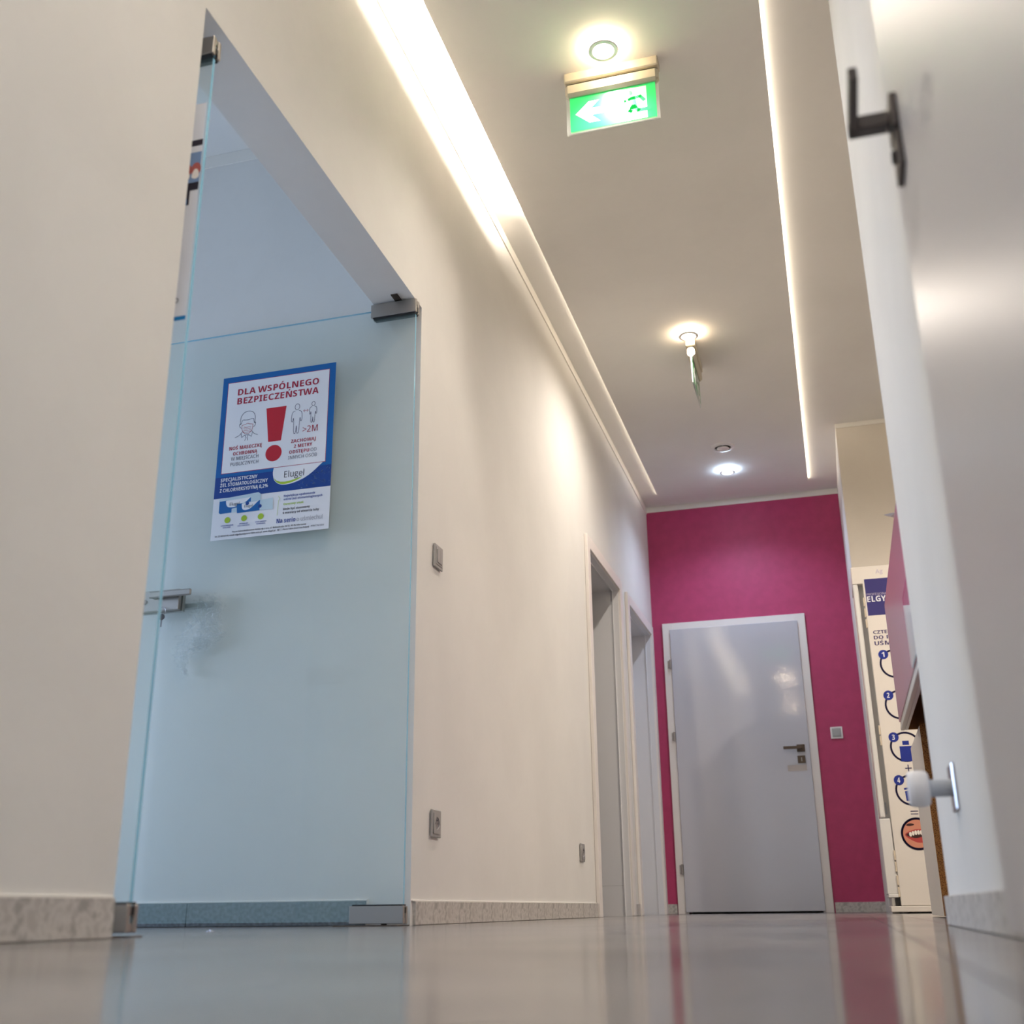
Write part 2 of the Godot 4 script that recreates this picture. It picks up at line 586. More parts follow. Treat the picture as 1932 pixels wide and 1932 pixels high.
	for c in cuts:
		part("tile", Vector3(XL - 0.002, 0.001, maxf(c[0], c[1]) - 0.0008), Vector3(XL + 0.010, SK, minf(c[0], c[1]) + 0.0008), mats["skirting tile"], bl, 0.0012)
	for c in [[1.2, ZO1 + 0.006], [ZO2 - 0.006, -5.895]]:
		part("caulk", Vector3(XL - 0.001, SK, c[0]), Vector3(XL + 0.006, SK + 0.004, c[1]), mats["caulk"], bl, 0.001)
	var be := setting("baseboard_end", "dull grey tile skirting under the pink wall")
	for c in [[XL, -1.178], [-0.108, XS]]:
		part("tile", Vector3(c[0], 0.001, ZE - 0.002), Vector3(c[1], SK, ZE + 0.010), mats["skirting tile"], be, 0.0012)
	var bs := setting("baseboard_side", "stone tile skirting with its backlit shade put into the blue grey, seen through the glass door")
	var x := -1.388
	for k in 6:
		part("tile", Vector3(x - 0.0008, 0.001, ZO2 - 0.002), Vector3(x - 0.598, SK + 0.003, ZO2 + 0.010), mats["shaded skirting tile"], bs, 0.0012)
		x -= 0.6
	part("caulk", Vector3(-1.384, SK + 0.003, ZO2), Vector3(-4.8, SK + 0.008, ZO2 + 0.007), mats["caulk"], bs, 0.001)
	part("caulk", Vector3(-1.388, 0.001, ZO2), Vector3(-1.383, SK + 0.008, ZO2 + 0.007), mats["caulk"], bs, 0.001)
	var br := setting("baseboard_right", "pale grey stone tile skirting along the right wall")
	for c in [[ZR - 0.01, -2.1], [-2.1, -1.5], [-1.5, -0.9], [-0.9, -0.3], [-0.3, 0.3], [0.3, 0.9]]:
		part("tile", Vector3(XR + 0.002, 0.001, c[0] + 0.0008), Vector3(XR - 0.010, 0.058, c[1] - 0.0008), mats["skirting tile"], br, 0.0012)
	part("tile", Vector3(XR - 0.010, 0.001, ZR + 0.002), Vector3(XR + 0.16, 0.058, ZR - 0.010), mats["skirting tile"], br, 0.0012)

# ---------------------------------------------------------------- ceiling, cove light
func build_ceiling() -> void:
	var st := new_st()
	taken["ceiling"] = 1
	var slab := holed(Vector3(XLI, YC, -8.46), Vector3(3.35, YC + 0.15, 3.15), "ceiling", self)
	slab.set_meta("kind", "structure")
	# dropped panel: a board with a lip each side, on a narrower core that carries the lamps
	var p := setting("ceiling_panel", "dropped white ceiling panel with light coves along both edges")
	holed(Vector3(-1.107, YP, -8.06), Vector3(0.012, YP + 0.008, 2.6), "board", p)
	holed(Vector3(-1.0913, YP + 0.008, -8.06), Vector3(-0.0037, YC, 2.6), "core", p)
	# cornice bands
	st = new_st()
	cbx(st, Vector3(XL - 0.001, 2.985, 3.0), Vector3(XL + 0.006, YC - 0.001, ZE), 0.001)
	structure("trim_1", st, mats["cornice white"])
	st = new_st()
	cbx(st, Vector3(XL, 2.995, ZE - 0.001), Vector3(XS, YC - 0.001, ZE + 0.006), 0.001)
	structure("trim_2", st, mats["cornice white"])
	st = new_st()
	cbx(st, Vector3(XS, 3.008, ZB - 0.001), Vector3(3.2, YC - 0.001, ZB + 0.006), 0.001)
	structure("trim_3", st, mats["cornice white"])
	# tapes of lamps in the coves
	cove("led_tape", "bright warm light tape hidden in the ceiling cove above the glass door", -1.0925, -1.0, 0.2, -4.15, 5.0, 1.0)
	cove("led_tape", "dim far stretch of warm light tape in the ceiling cove beside the left wall", -1.0925, -1.0, -4.2, -8.02, 0.07, 0.25)
	cove("led_tape", "warm light tape in the ceiling cove on the reception side", -0.0025, 1.0, 2.4, -8.02, 0.42, 0.4)

# a slab with the round hole of the air vent cut through it
func holed(lo: Vector3, hi: Vector3, called: String, parent: Node3D) -> CSGBox3D:
	var b := CSGBox3D.new()
	b.name = called
	b.size = hi - lo
	b.position = (lo + hi) / 2.0
	b.material = mats["ceiling paint"]
	var c := CSGCylinder3D.new()
	c.name = "vent_hole"
	c.operation = CSGShape3D.OPERATION_SUBTRACTION
	c.radius = 0.057
	c.height = 0.4
	c.sides = 48
	c.material = mats["ceiling paint"]
	b.add_child(c)
	c.position = Vector3(VENT.x, 0, VENT.z) - Vector3(b.position.x, 0, b.position.z)
	parent.add_child(b)
	return b

func cove(called: String, label: String, x: float, side: float, z0: float, z1: float, energy: float, shine: float) -> void:
	var o := thing(called, label, "light", Vector3(x, YP + 0.009, (z0 + z1) / 2.0))
	var m: StandardMaterial3D = mats["led tape"].duplicate()
	m.emission_energy_multiplier = 6.0 * shine
	part("tape", Vector3(x, YP + 0.0105, z0), Vector3(x + side * 0.0012, YC - 0.003, z1), m, o)
	var l := AreaLight3D.new()
	l.name = "cove_light"
	l.area_size = Vector2(absf(z1 - z0), 0.012)
	l.light_color = rgb(255, 240, 220)
	l.light_energy = energy
	l.shadow_enabled = true
	l.position = Vector3(side * 0.003, 0.0095, 0)
	l.rotation_degrees = Vector3(0, 90.0 if side < 0.0 else -90.0, 0)
	o.add_child(l)

# ---------------------------------------------------------------- framed doors
func build_doors() -> void:
	for d in [[-5.9, -6.95, 2.057, true], [-7.15, -8.212, 2.042, false]]:
		var z0: float = d[0]
		var z1: float = d[1]
		var y1: float = d[2]
		var o := setting("door_1" if d[3] else "door_2", "white door frame in the left wall with its door standing open" if d[3] else "white door frame in the left wall next to the pink wall")
		var c := 0.072
		var f := 0.02
		part("casing", Vector3(XL + 0.001, 0, z0), Vector3(XL + f, y1, z0 - c), mats["frame white"], o, 0.002)
		part("casing", Vector3(XL + 0.001, 0, z1 + c), Vector3(XL + f, y1, z1), mats["frame white"], o, 0.002)
		part("casing", Vector3(XL + 0.001, y1 - c, z0 - c), Vector3(XL + f, y1, z1 + c), mats["frame white"], o, 0.002)
		part("lining", Vector3(XL + 0.005, 0, z0 - 0.045), Vector3(XLI - 0.03, y1 - c + 0.03, z0 - c - 0.004), mats["lining white"], o)
		part("lining", Vector3(XL + 0.005, 0, z1 + 0.045), Vector3(XLI - 0.03, y1 - c + 0.03, z1 + c + 0.004), mats["lining white"], o)
		part("lining", Vector3(XL + 0.005, y1 - c - 0.004, z0 - c), Vector3(XLI - 0.03, y1 - c + 0.03, z1 + c), mats["lining white"], o)
		# stop bead near the corridor side
		part("stop_bead", Vector3(XL - 0.035, 0, z1 + c + 0.012), Vector3(XL - 0.03, y1 - c - 0.012, z1 + c + 0.004), mats["lining white"], o)
		part("stop_bead", Vector3(XL - 0.03, y1 - c - 0.012, z0 - c), Vector3(XL - 0.035, y1 - c - 0.004, z1 + c), mats["lining white"], o)
		if d[3]:
			var zl := z1 + c + 0.008
			part("leaf", Vector3(XLI - 0.045, 0.008, zl), Vector3(XLI - 0.9, y1 - c - 0.01, zl - 0.04), mats["door white"], o, 0.002)
			for y in [1.74, 1.2, 0.29]:
				part("hinge", Vector3(XLI - 0.062, y - 0.042, zl + 0.012), Vector3(XLI - 0.048, y + 0.042, zl - 0.002), mats["dark cap"], o, 0.002)
			# painted kick board across the lining, with its open joint
			part("joint_line", Vector3(XL - 0.03, 0.168, z1 + c + 0.0045), Vector3(XLI - 0.025, 0.1695, z1 + c + 0.0035), mats["grey plastic"], o)
		else:
			part("leaf", Vector3(XLI - 0.02, 0.008, z0 - c), Vector3(XLI - 0.06, y1 - c, z1 + c), mats["door white"], o, 0.002)
	# door in the pink wall
	var e := setting("door_3", "glossy white door with white frame in the pink wall")
	var x0 := -1.1715
	var x1 := -0.1165
	var y1 := 2.084
	var zf := ZE + 0.02
	part("casing", Vector3(x0, 0, ZE + 0.001), Vector3(x0 + 0.075, y1, zf), mats["frame white"], e, 0.002)
	part("casing", Vector3(x1 - 0.075, 0, ZE + 0.001), Vector3(x1, y1, zf), mats["frame white"], e, 0.002)
	part("casing", Vector3(x0 + 0.075, y1 - 0.075, ZE + 0.001), Vector3(x1 - 0.075, y1, zf), mats["frame white"], e, 0.002)
	var leaf := part("leaf", Vector3(-1.116, 0.012, ZE + 0.012), Vector3(-0.172, 2.031, ZE + 0.034), mats["glossy door white"], e, 0.003)
	for y in [1.765, 1.228, 0.298]:
		var st := new_st()
		rod(st, Vector3(-1.124, y - 0.035, ZE + 0.036), Vector3(-1.124, y + 0.035, ZE + 0.036), 0.0075)
		cbx(st, Vector3(-1.145, y - 0.03, zf), Vector3(-1.118, y + 0.03, zf + 0.004), 0.001)
		obj("hinge", st, mats["brushed steel"], e)
	var zl := ZE + 0.034
	part("rose", Vector3(-0.261, 1.077, zl), Vector3(-0.205, 1.128, zl + 0.009), mats["dark bronze"], leaf, 0.0015)
	var st := new_st()
	rod(st, Vector3(-0.232, 1.104, zl + 0.009), Vector3(-0.232, 1.104, zl + 0.05), 0.009)
	cbx(st, Vector3(-0.352, 1.094, zl + 0.04), Vector3(-0.222, 1.114, zl + 0.052), 0.002)
	obj("handle", st, mats["dark bronze"], leaf)
	part("key_rose", Vector3(-0.262, 0.998, zl), Vector3(-0.208, 1.05, zl + 0.008), mats["dark bronze"], leaf, 0.0015)
	part("keyhole", Vector3(-0.237, 1.011, zl + 0.006), Vector3(-0.231, 1.037, zl + 0.0088), mats["silver plastic"], leaf)
	part("tape_mark", Vector3(-0.335, 0.945, zl), Vector3(-0.205, 0.985, zl + 0.0006), mats["faint grey"], leaf)

# ---------------------------------------------------------------- glass double door
func build_glass_door() -> void:
	glass_leaf("clear glass door leaf on steel patch fittings, folded back beside the blue bordered poster", -3.2, -1.247, -2.236, 0.012, 2.033, true)
	glass_leaf("clear glass door leaf with a bright cyan edge at the nearer jamb", -1.875, -1.262, -2.24, 0.014, 2.008, false)

func glass_leaf(label: String, z: float, xr: float, xl: float, y0: float, y1: float, far: bool) -> void:
	var o := setting("door_4" if far else "door_5", label)
	var t := 0.005
	var st := new_st()
	# two large faces of clear glass, edges in opaque cyan with piped daylight painted in
	quad(st, Vector3(xl, y0, z + t), Vector3(xr, y0, z + t), Vector3(xr, y1, z + t), Vector3(xl, y1, z + t), Vector3.BACK)
	quad(st, Vector3(xl, y0, z - t), Vector3(xr, y0, z - t), Vector3(xr, y1, z - t), Vector3(xl, y1, z - t), Vector3.FORWARD)
	var pane := obj("pane", st, mats["door glass"], o)
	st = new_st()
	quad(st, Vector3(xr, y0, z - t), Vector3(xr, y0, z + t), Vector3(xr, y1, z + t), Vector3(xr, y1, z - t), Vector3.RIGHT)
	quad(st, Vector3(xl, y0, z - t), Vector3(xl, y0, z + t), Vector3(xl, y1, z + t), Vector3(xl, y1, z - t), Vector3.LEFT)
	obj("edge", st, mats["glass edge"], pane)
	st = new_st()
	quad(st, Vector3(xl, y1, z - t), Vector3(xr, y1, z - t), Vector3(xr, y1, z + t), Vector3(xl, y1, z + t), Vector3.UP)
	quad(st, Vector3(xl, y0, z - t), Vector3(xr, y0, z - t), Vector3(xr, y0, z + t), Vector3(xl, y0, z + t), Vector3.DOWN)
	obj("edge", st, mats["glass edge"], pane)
	# patch fittings at the pivot
	for top in [true, false]:
		var a: float = y1 - 0.033 if top else y0 - 0.006
		var b: float = y1 + 0.018 if top else y0 + 0.043
		st = new_st()
		cbx(st, Vector3(xr - 0.163, a, z + t), Vector3(xr + 0.006, b, z + t + 0.0125), 0.0015)
		cbx(st, Vector3(xr - 0.163, a, z - t - 0.0125), Vector3(xr + 0.006, b, z - t), 0.0015)
		cbx(st, Vector3(xr - 0.158, b - 0.016 if top else a + 0.001, z - t), Vector3(xr + 0.004, b - 0.001 if top else a + 0.016, z + t), 0.001)
		var pf := obj("patch_fitting", st, mats["brushed steel"], o)
		var g0: float = a - 0.004 if top else b
		part("gasket", Vector3(xr - 0.155, g0, z - t - 0.011), Vector3(xr + 0.001, g0 + 0.004, z + t + 0.0105), mats["black"], pf)
		part("slot", Vector3(xr + 0.0045, a + 0.004 if top else b - 0.02, z - t), Vector3(xr + 0.0066, a + 0.022 if top else b - 0.004, z + t), mats["black"], pf)
		if top:
			part("pivot_plate", Vector3(xr - 0.075, YO - 0.004, z - 0.012), Vector3(xr - 0.05, YO, z + 0.055), mats["dark bronze"], o, 0.0008)
		else:
			st = new_st()
			rod(st, Vector3(xr - 0.06, 0.003, z), Vector3(xr - 0.06, a, z), 0.009)
			obj("pivot", st, mats["black"], o)
			part("floor_plate", Vector3(xr - 0.2, 0.0, z - 0.045), Vector3(xr + 0.002, 0.0028, z + 0.05), mats["dark bronze"], o, 0.0008)
	# lock box at the free end
	var lx := xl + 0.001
	st = new_st()
	cbx(st, Vector3(lx, 1.002, z + t), Vector3(lx + 0.165, 1.074, z + t + 0.016), 0.0015)
	cbx(st, Vector3(lx, 1.002, z - t - 0.016), Vector3(lx + 0.165, 1.074, z - t), 0.0015)
	cbx(st, Vector3(lx - 0.004, 1.0, z - 0.018), Vector3(lx + 0.003, 1.076, z + 0.018), 0.001)
	var lock := obj("lock", st, mats["brushed steel"], o)
	for s in [1.0, -1.0]:
		if not far and s < 0.0:
			continue
		var zf: float = z + s * (t + 0.016)
		st = new_st()
		var ly: float = 1.053 if s > 0.0 else 1.027
		rod(st, Vector3(lx + 0.075, ly, zf), Vector3(lx + 0.075, ly, zf + s * 0.016), 0.011)
		cbx(st, Vector3(lx + 0.062, ly - 0.011, zf + s * 0.014), Vector3(lx + (0.222 if s > 0.0 else 0.27), ly + 0.011, zf + s * 0.025), 0.0035)
		obj("lever", st, mats["brushed steel"], lock)
	st = new_st()
	rod(st, Vector3(lx + 0.035, 1.036, z + t + 0.016), Vector3(lx + 0.035, 1.036, z + t + 0.0185), 0.0085)
	obj("cylinder", st, mats["chrome"], lock)

# ---------------------------------------------------------------- lights, signs, switches
func make_spot(label: String, at: Vector3, warm: bool, energy: float, hue: Color, cone := 82.0) -> void:
	var o := thing("ceiling_spotlight", label, "light", at, "round recessed ceiling spotlights", true)
	var st := new_st()
	lathe(st, [Vector2(0.049, -0.020), Vector2(0.050, -0.016), Vector2(0.050, 0.0)], Vector3.ZERO, Vector3.UP)
	obj("glow_ring", st, mats["warm ring" if warm else "cool ring"], o)
	st = new_st()
	lathe(st, [Vector2(0.036, -0.021), Vector2(0.040, -0.026), Vector2(0.052, -0.025), Vector2(0.055, -0.021), Vector2(0.052, -0.018), Vector2(0.038, -0.018)], Vector3.ZERO, Vector3.UP)
	obj("bezel", st, mats["white plastic"], o)
	st = new_st()
	lathe(st, [Vector2(0.0, -0.021), Vector2(0.038, -0.019)], Vector3.ZERO, Vector3.UP)
	obj("lens", st, mats["warm lens" if warm else "cool lens"], o)
	var l := SpotLight3D.new()
	l.name = "lamp"
	l.spot_angle = cone
	l.spot_angle_attenuation = 0.75
	l.spot_range = 14.0
	l.light_size = 0.035
	l.light_color = hue
	l.light_energy = energy
	l.shadow_enabled = true
	l.position = Vector3(0, -0.034, 0)
	l.rotation_degrees = Vector3(-90, 0, 0)
	o.add_child(l)

func build_fittings() -> void:
	make_spot("warm round ceiling spotlight in front of the lit green exit sign", Vector3(-0.552, YP, -3.235), true, 0.85, rgb(255, 243, 230), 63.0)
	make_spot("warm round ceiling spotlight at the end of the edge-on exit sign", Vector3(-0.54, YP, -5.487), true, 1.75, rgb(255, 243, 230))
	make_spot("cool white round ceiling spotlight next to the round air vent", Vector3(-0.54, YP, -7.6), false, 0.95, rgb(206, 224, 255), 72.0)
	make_spot("warm round ceiling spotlight above the open door leaf with the dark handle", Vector3(-0.552, YP, -0.98), true, 0.9, rgb(255, 243, 230))
	make_spot("warm round ceiling spotlight beside the added corridor window", Vector3(-0.552, YP, 1.27), true, 0.6, rgb(255, 243, 230))
	make_spot("warm round ceiling spotlight over the reception floor", Vector3(1.5, YC, -5.0), true, 5.0, rgb(255, 243, 230))
	# round valve of the ventilation
	var v := thing("ceiling_vent", "round white air vent in the ceiling panel beside the cool spotlight", "vent", Vector3(-0.527, YP, -7.165), "", true)
	var st := new_st()
	lathe(st, [Vector2(0.054, -0.004), Vector2(0.058, -0.012), Vector2(0.076, -0.008), Vector2(0.08, 0.0)], Vector3.ZERO, Vector3.UP, 48)
	obj("rim", st, mats["white plastic"], v)
	st = new_st()
	lathe(st, [Vector2(0.0, 0.15), Vector2(0.056, 0.15), Vector2(0.056, -0.006)], Vector3.ZERO, Vector3.UP, 48)
	obj("throat", st, mats["brushed steel"], v)
	st = new_st()
	lathe(st, [Vector2(0.0, -0.018), Vector2(0.037, -0.018), Vector2(0.041, -0.014), Vector2(0.039, -0.010), Vector2(0.0, -0.010)], Vector3.ZERO, Vector3.UP, 48)
	obj("disc", st, mats["white plastic"], v)
	st = new_st()
	rod(st, Vector3(0, -0.02, 0), Vector3(0, 0.15, 0), 0.006)
	obj("stem", st, mats["white plastic"], v)
	# exit signs
	exit_sign("lit green exit sign with a white arrow and running figure, across the corridor", Vector3(-0.547, YP, -3.36), 0.0, true)
	exit_sign("exit sign hanging edge-on along the corridor, beyond the lit sign", Vector3(-0.541, YP, -5.735), 90.0, false)
	# switches and sockets
	wall_switch("light_switch", "silver two rocker light switch on the cream wall beside the glass door", "switch", Vector3(XL, 1.184, -3.448), Vector3(0, 90, 0), 2, mats["silver plastic"], mats["silver plastic"])
	wall_switch("light_switch", "white framed light switch on the pink wall", "switch", Vector3(0.0225, 1.202, ZE), Vector3.ZERO, 1, mats["white plastic"], mats["grey plastic"])
	wall_socket("power_socket", "silver power socket low on the cream wall near the glass door", Vector3(XL, 0.301, -3.456))
	wall_socket("power_socket", "silver power socket low on the wall beside the first white door frame", Vector3(XL, 0.302, -5.585))

func exit_sign(label: String, at: Vector3, turn: float, lit: bool) -> void:
	var o := thing("exit_sign", label, "sign", at, "", true)
	o.rotation_degrees.y = turn
	part("mount", Vector3(-0.178, -0.042, -0.026), Vector3(0.178, 0, 0.026), mats["sign aluminium"], o, 0.004)
	var st := new_st()
	cbx(st, Vector3(-0.176, -0.102, -0.021), Vector3(0.176, -0.045, 0.021), 0.011)
	var h := obj("housing", st, mats["sign aluminium"], o)
	for s in [-1.0, 1.0]:
		part("end_cap", Vector3(s * 0.176, -0.104, -0.0225), Vector3(s * 0.1795, -0.044, 0.0225), mats["dark cap"], h, 0.003)
	part("test_button", Vector3(0.163, -0.093, 0.0155), Vector3(0.168, -0.088, 0.0225), mats["black"], h)
	var pl := part("plate", Vector3(-0.175, -0.265, -0.0035), Vector3(0.173, -0.1, 0.0035), mats["clear acrylic"], o)
	var W := 0.322
	var H := 0.152
	for s in [1.0, -1.0]:
		var pr := Node3D.new()
		pr.name = "print"
		pr.set_meta("local", true)
		pl.add_child(pr, true)
		pr.position = Vector3(-0.161 * s, -0.1025, 0.004 * s)
		pr.rotation_degrees.y = 0.0 if s > 0.0 else 180.0
		var k := Vector2(W, H)
		st = new_st()
		fill(st, rect(0, 0, W, H), 0.0)
		obj("panel", st, mats["sign green"] if lit else mats["sign green unlit"], pr)
		st = new_st()
		var arrow := PackedVector2Array()
		for q in [[0.061, 0.51], [0.22, 0.185], [0.35, 0.185], [0.248, 0.4], [0.43, 0.4], [0.43, 0.605], [0.252, 0.605], [0.35, 0.82], [0.225, 0.82]]:
			arrow.append(Vector2(q[0], q[1]) * k)
		fill(st, arrow, 0.0004)
		fill(st, PackedVector2Array([Vector2(0.54, 0.055) * k, Vector2(0.895, 0.055) * k, Vector2(0.895, 0.99) * k, Vector2(0.58, 0.99) * k, Vector2(0.54, 0.7) * k]), 0.0004)
		obj("symbol", st, mats["sign white"] if lit else mats["print white"], pr)
		st = new_st()
		fill(st, ring(Vector2(0.7, 0.2) * k, 0.0115), 0.0008)
		for w in [[[[0.72, 0.36], [0.82, 0.335], [0.862, 0.46]], 0.013], [[[0.72, 0.36], [0.645, 0.40], [0.6, 0.5]], 0.011], [[[0.722, 0.37], [0.738, 0.61]], 0.028], [[[0.745, 0.6], [0.795, 0.735], [0.93, 0.74]], 0.015], [[[0.735, 0.6], [0.7, 0.72], [0.648, 0.9]], 0.016]]:
			var pts := PackedVector2Array()
			for q in w[0]:
				pts.append(Vector2(q[0], q[1]) * k)
			stroke(st, pts, w[1], 0.0008)
		obj("figure", st, mats["sign green"] if lit else mats["sign green unlit"], pr)

func wall_switch(called: String, label: String, category: String, at: Vector3, turn: Vector3, rockers: int, m: Material, m2: Material) -> void:
	var o := thing(called, label, category, at, "", true)
	o.rotation_degrees = turn
	part("back_plate", Vector3(-0.036, -0.036, 0), Vector3(0.036, 0.036, 0.004), mats["silver plastic"], o)
	part("frame", Vector3(-0.0415, -0.0415, 0.003), Vector3(0.0415, 0.0415, 0.0095), m, o, 0.002)
	part("insert", Vector3(-0.031, -0.031, 0.0092), Vector3(0.031, 0.031, 0.0112), m2, o, 0.0012)
	var w := 0.046 / rockers
	for i in rockers:
		part("rocker", Vector3(-0.023 + i * w + 0.0005, -0.0235, 0.011), Vector3(-0.023 + (i + 1) * w - 0.0005, 0.0235, 0.0142), m2, o, 0.0012)

func wall_socket(called: String, label: String, at: Vector3) -> void:
	var o := thing(called, label, "socket", at, "", true)
	o.rotation_degrees = Vector3(0, 90, 0)
	part("back_plate", Vector3(-0.036, -0.036, 0), Vector3(0.036, 0.036, 0.004), mats["silver plastic"], o)
	part("frame", Vector3(-0.0425, -0.0425, 0.003), Vector3(0.0425, 0.0425, 0.0095), mats["silver plastic"], o, 0.002)
	# insert with a round well
	var st := new_st()
	var n := 40
	var R := 0.0195
	for k in n:
		var t0 := TAU * k / n
		var t1 := TAU * (k + 1) / n
		var a := Vector3(cos(t0) * R, sin(t0) * R, 0.0125)
		var b := Vector3(cos(t1) * R, sin(t1) * R, 0.0125)
		var e0 := Vector3(cos(t0), sin(t0), 0)
		var e1 := Vector3(cos(t1), sin(t1), 0)
		var f0 := 0.0315 / maxf(absf(e0.x), absf(e0.y))
		var f1 := 0.0315 / maxf(absf(e1.x), absf(e1.y))
		var c := e1 * f1 + Vector3(0, 0, 0.0125)
		var d := e0 * f0 + Vector3(0, 0, 0.0125)
		quad(st, a, b, c, d, Vector3.BACK)
		quad(st, d, c, c - Vector3(0, 0, 0.004), d - Vector3(0, 0, 0.004), (e0 + e1).normalized())
	obj("insert", st, mats["silver plastic"], o)
	st = new_st()
	lathe(st, [Vector2(0.0195, 0.0125), Vector2(0.0185, 0.0098), Vector2(0.0, 0.0098)], Vector3.ZERO, Vector3.BACK, 40)
	obj("well", st, mats["socket cup"], o)
	st = new_st()
	rod(st, Vector3(0, 0.0095, 0.0095), Vector3(0, 0.0095, 0.0155), 0.0024, 12)
	obj("earth_pin", st, mats["chrome"], o)
	for s in [-1.0, 1.0]:
		st = new_st()
		lathe(st, [Vector2(0.0026, 0.0101), Vector2(0.0, 0.0101)], Vector3(s * 0.0095, 0, 0), Vector3.BACK, 14)
		obj("pin_hole", st, mats["black"], o)

# ---------------------------------------------------------------- the poster on the glass
func build_poster() -> void:
	var o := thing("poster", "blue bordered safety poster with a big red exclamation mark on the glass door", "poster", Vector3(-1.979, 1.853, -3.1943), "", true)
	o.scale = Vector3(1.048, 1.036, 1.0)
	var red: Material = mats["poster red"]
	var crimson: Material = mats["poster crimson"]
	var vio: Material = mats["poster violet"]
	var white: Material = mats["print white"]
	part("sheet", Vector3(0, -0.594, -0.0006), Vector3(0.42, 0, 0), mats["paper"], o)
	print_fill(o, "border", [rect(0, 0, 0.42, 0.4474)], mats["poster blue"], 0.0003)
	print_fill(o, "band", [rect(0, 0.372, 0.42, 0.4474)], mats["poster navy"], 0.0004)
	# white field with a crimson outline
	print_fill(o, "outline", [rect(0.0195, 0.0212, 0.3982, 0.3603)], crimson, 0.0005)
	print_fill(o, "field", [rect(0.0212, 0.0229, 0.3965, 0.3586)], white, 0.0006)
	letters(o, "DLA WSPÓLNEGO", true, 0.0595, 0.0735, 0.3005, 0.0235, crimson)
	letters(o, "BEZPIECZEŃSTWA", true, 0.0597, 0.1078, 0.3013, 0.0235, crimson)
	# exclamation mark
	print_fill(o, "exclamation_mark", [PackedVector2Array([Vector2(0.1715, 0.138), Vector2(0.246, 0.138), Vector2(0.2332, 0.2635), Vector2(0.1864, 0.2635)]), ring(Vector2(0.209, 0.3065), 0.0295, 40)], red, 0.0008)
	# masked head
	var st := new_st()
	var w := 0.0016
	stroke(st, smooth([Vector2(0.0785, 0.186), Vector2(0.0765, 0.160), Vector2(0.088, 0.142), Vector2(0.106, 0.1365), Vector2(0.124, 0.143), Vector2(0.133, 0.160), Vector2(0.1315, 0.186)], 3), w, 0.0008)
	stroke(st, smooth([Vector2(0.0785, 0.186), Vector2(0.083, 0.179), Vector2(0.084, 0.168), Vector2(0.105, 0.172), Vector2(0.1265, 0.166), Vector2(0.128, 0.179), Vector2(0.1315, 0.186)], 2), w, 0.0008)
	stroke(st, smooth([Vector2(0.0785, 0.181), Vector2(0.074, 0.186), Vector2(0.077, 0.196), Vector2(0.083, 0.199)], 2), w, 0.0008)
	stroke(st, smooth([Vector2(0.1315, 0.181), Vector2(0.136, 0.186), Vector2(0.133, 0.196), Vector2(0.127, 0.199)], 2), w, 0.0008)
	stroke(st, smooth([Vector2(0.0616, 0.2315), Vector2(0.076, 0.226), Vector2(0.083, 0.218), Vector2(0.087, 0.214)], 2), w, 0.0008)
	stroke(st, smooth([Vector2(0.1452, 0.2305), Vector2(0.133, 0.226), Vector2(0.126, 0.218), Vector2(0.122, 0.213)], 2), w, 0.0008)
	stroke(st, PackedVector2Array([Vector2(0.083, 0.218), Vector2(0.0865, 0.234), Vector2(0.0965, 0.2265), Vector2(0.112, 0.2265), Vector2(0.122, 0.234), Vector2(0.126, 0.218)]), w, 0.0008)
	stroke(st, PackedVector2Array([Vector2(0.0985, 0.228), Vector2(0.1025, 0.236), Vector2(0.099, 0.2465)]), w, 0.0008)
	stroke(st, PackedVector2Array([Vector2(0.110, 0.228), Vector2(0.1065, 0.236), Vector2(0.1095, 0.2465)]), w, 0.0008)
	obj("drawing", st, vio, o)
	st = new_st()
	stroke(st, PackedVector2Array([Vector2(0.0845, 0.189), Vector2(0.0965, 0.187), Vector2(0.105, 0.1835), Vector2(0.1135, 0.187), Vector2(0.125, 0.189)]), w, 0.0009)
	stroke(st, smooth([Vector2(0.0845, 0.189), Vector2(0.085, 0.208), Vector2(0.095, 0.2205), Vector2(0.105, 0.2225), Vector2(0.115, 0.2205), Vector2(0.125, 0.208), Vector2(0.125, 0.189)], 2), w, 0.0009)
	for y in [0.197, 0.203, 0.209, 0.215]:
		stroke(st, smooth([Vector2(0.091, y - 0.001), Vector2(0.1, y + 0.0012), Vector2(0.11, y + 0.0012), Vector2(0.119, y - 0.001)], 1), w * 0.9, 0.0009)
	obj("drawing", st, crimson, o)
	# two standing figures
	for f in [[0.2862, 0.1362, 0.1095, 0.0385], [0.3445, 0.1358, 0.0770, 0.0270]]:
		var cx: float = f[0]
		var ty: float = f[1]
		var hh: float = f[2]
		var ww: float = f[3]
		st = new_st()
		stroke(st, ring(Vector2(cx, ty + hh * 0.105), ww * 0.22, 20, 0, TAU, hh * 0.1), w, 0.0008, true)
		var body := []
		for q in [[-0.18, 0.235], [-0.42, 0.27], [-0.5, 0.40], [-0.48, 0.585], [-0.36, 0.60], [-0.31, 0.44], [-0.27, 0.62], [-0.25, 0.985], [-0.04, 1.0], [0.0, 0.66], [0.04, 1.0], [0.25, 0.985], [0.27, 0.62], [0.31, 0.44], [0.36, 0.60], [0.48, 0.585], [0.5, 0.40], [0.42, 0.27], [0.18, 0.235]]:
			body.append(Vector2(cx + q[0] * ww, ty + q[1] * hh))
		stroke(st, smooth(body, 1), w, 0.0008)
		obj("drawing", st, vio, o)
	st = new_st()
	stroke(st, PackedVector2Array([Vector2(0.3095, 0.1655), Vector2(0.3268, 0.1655)]), 0.0013, 0.0008)
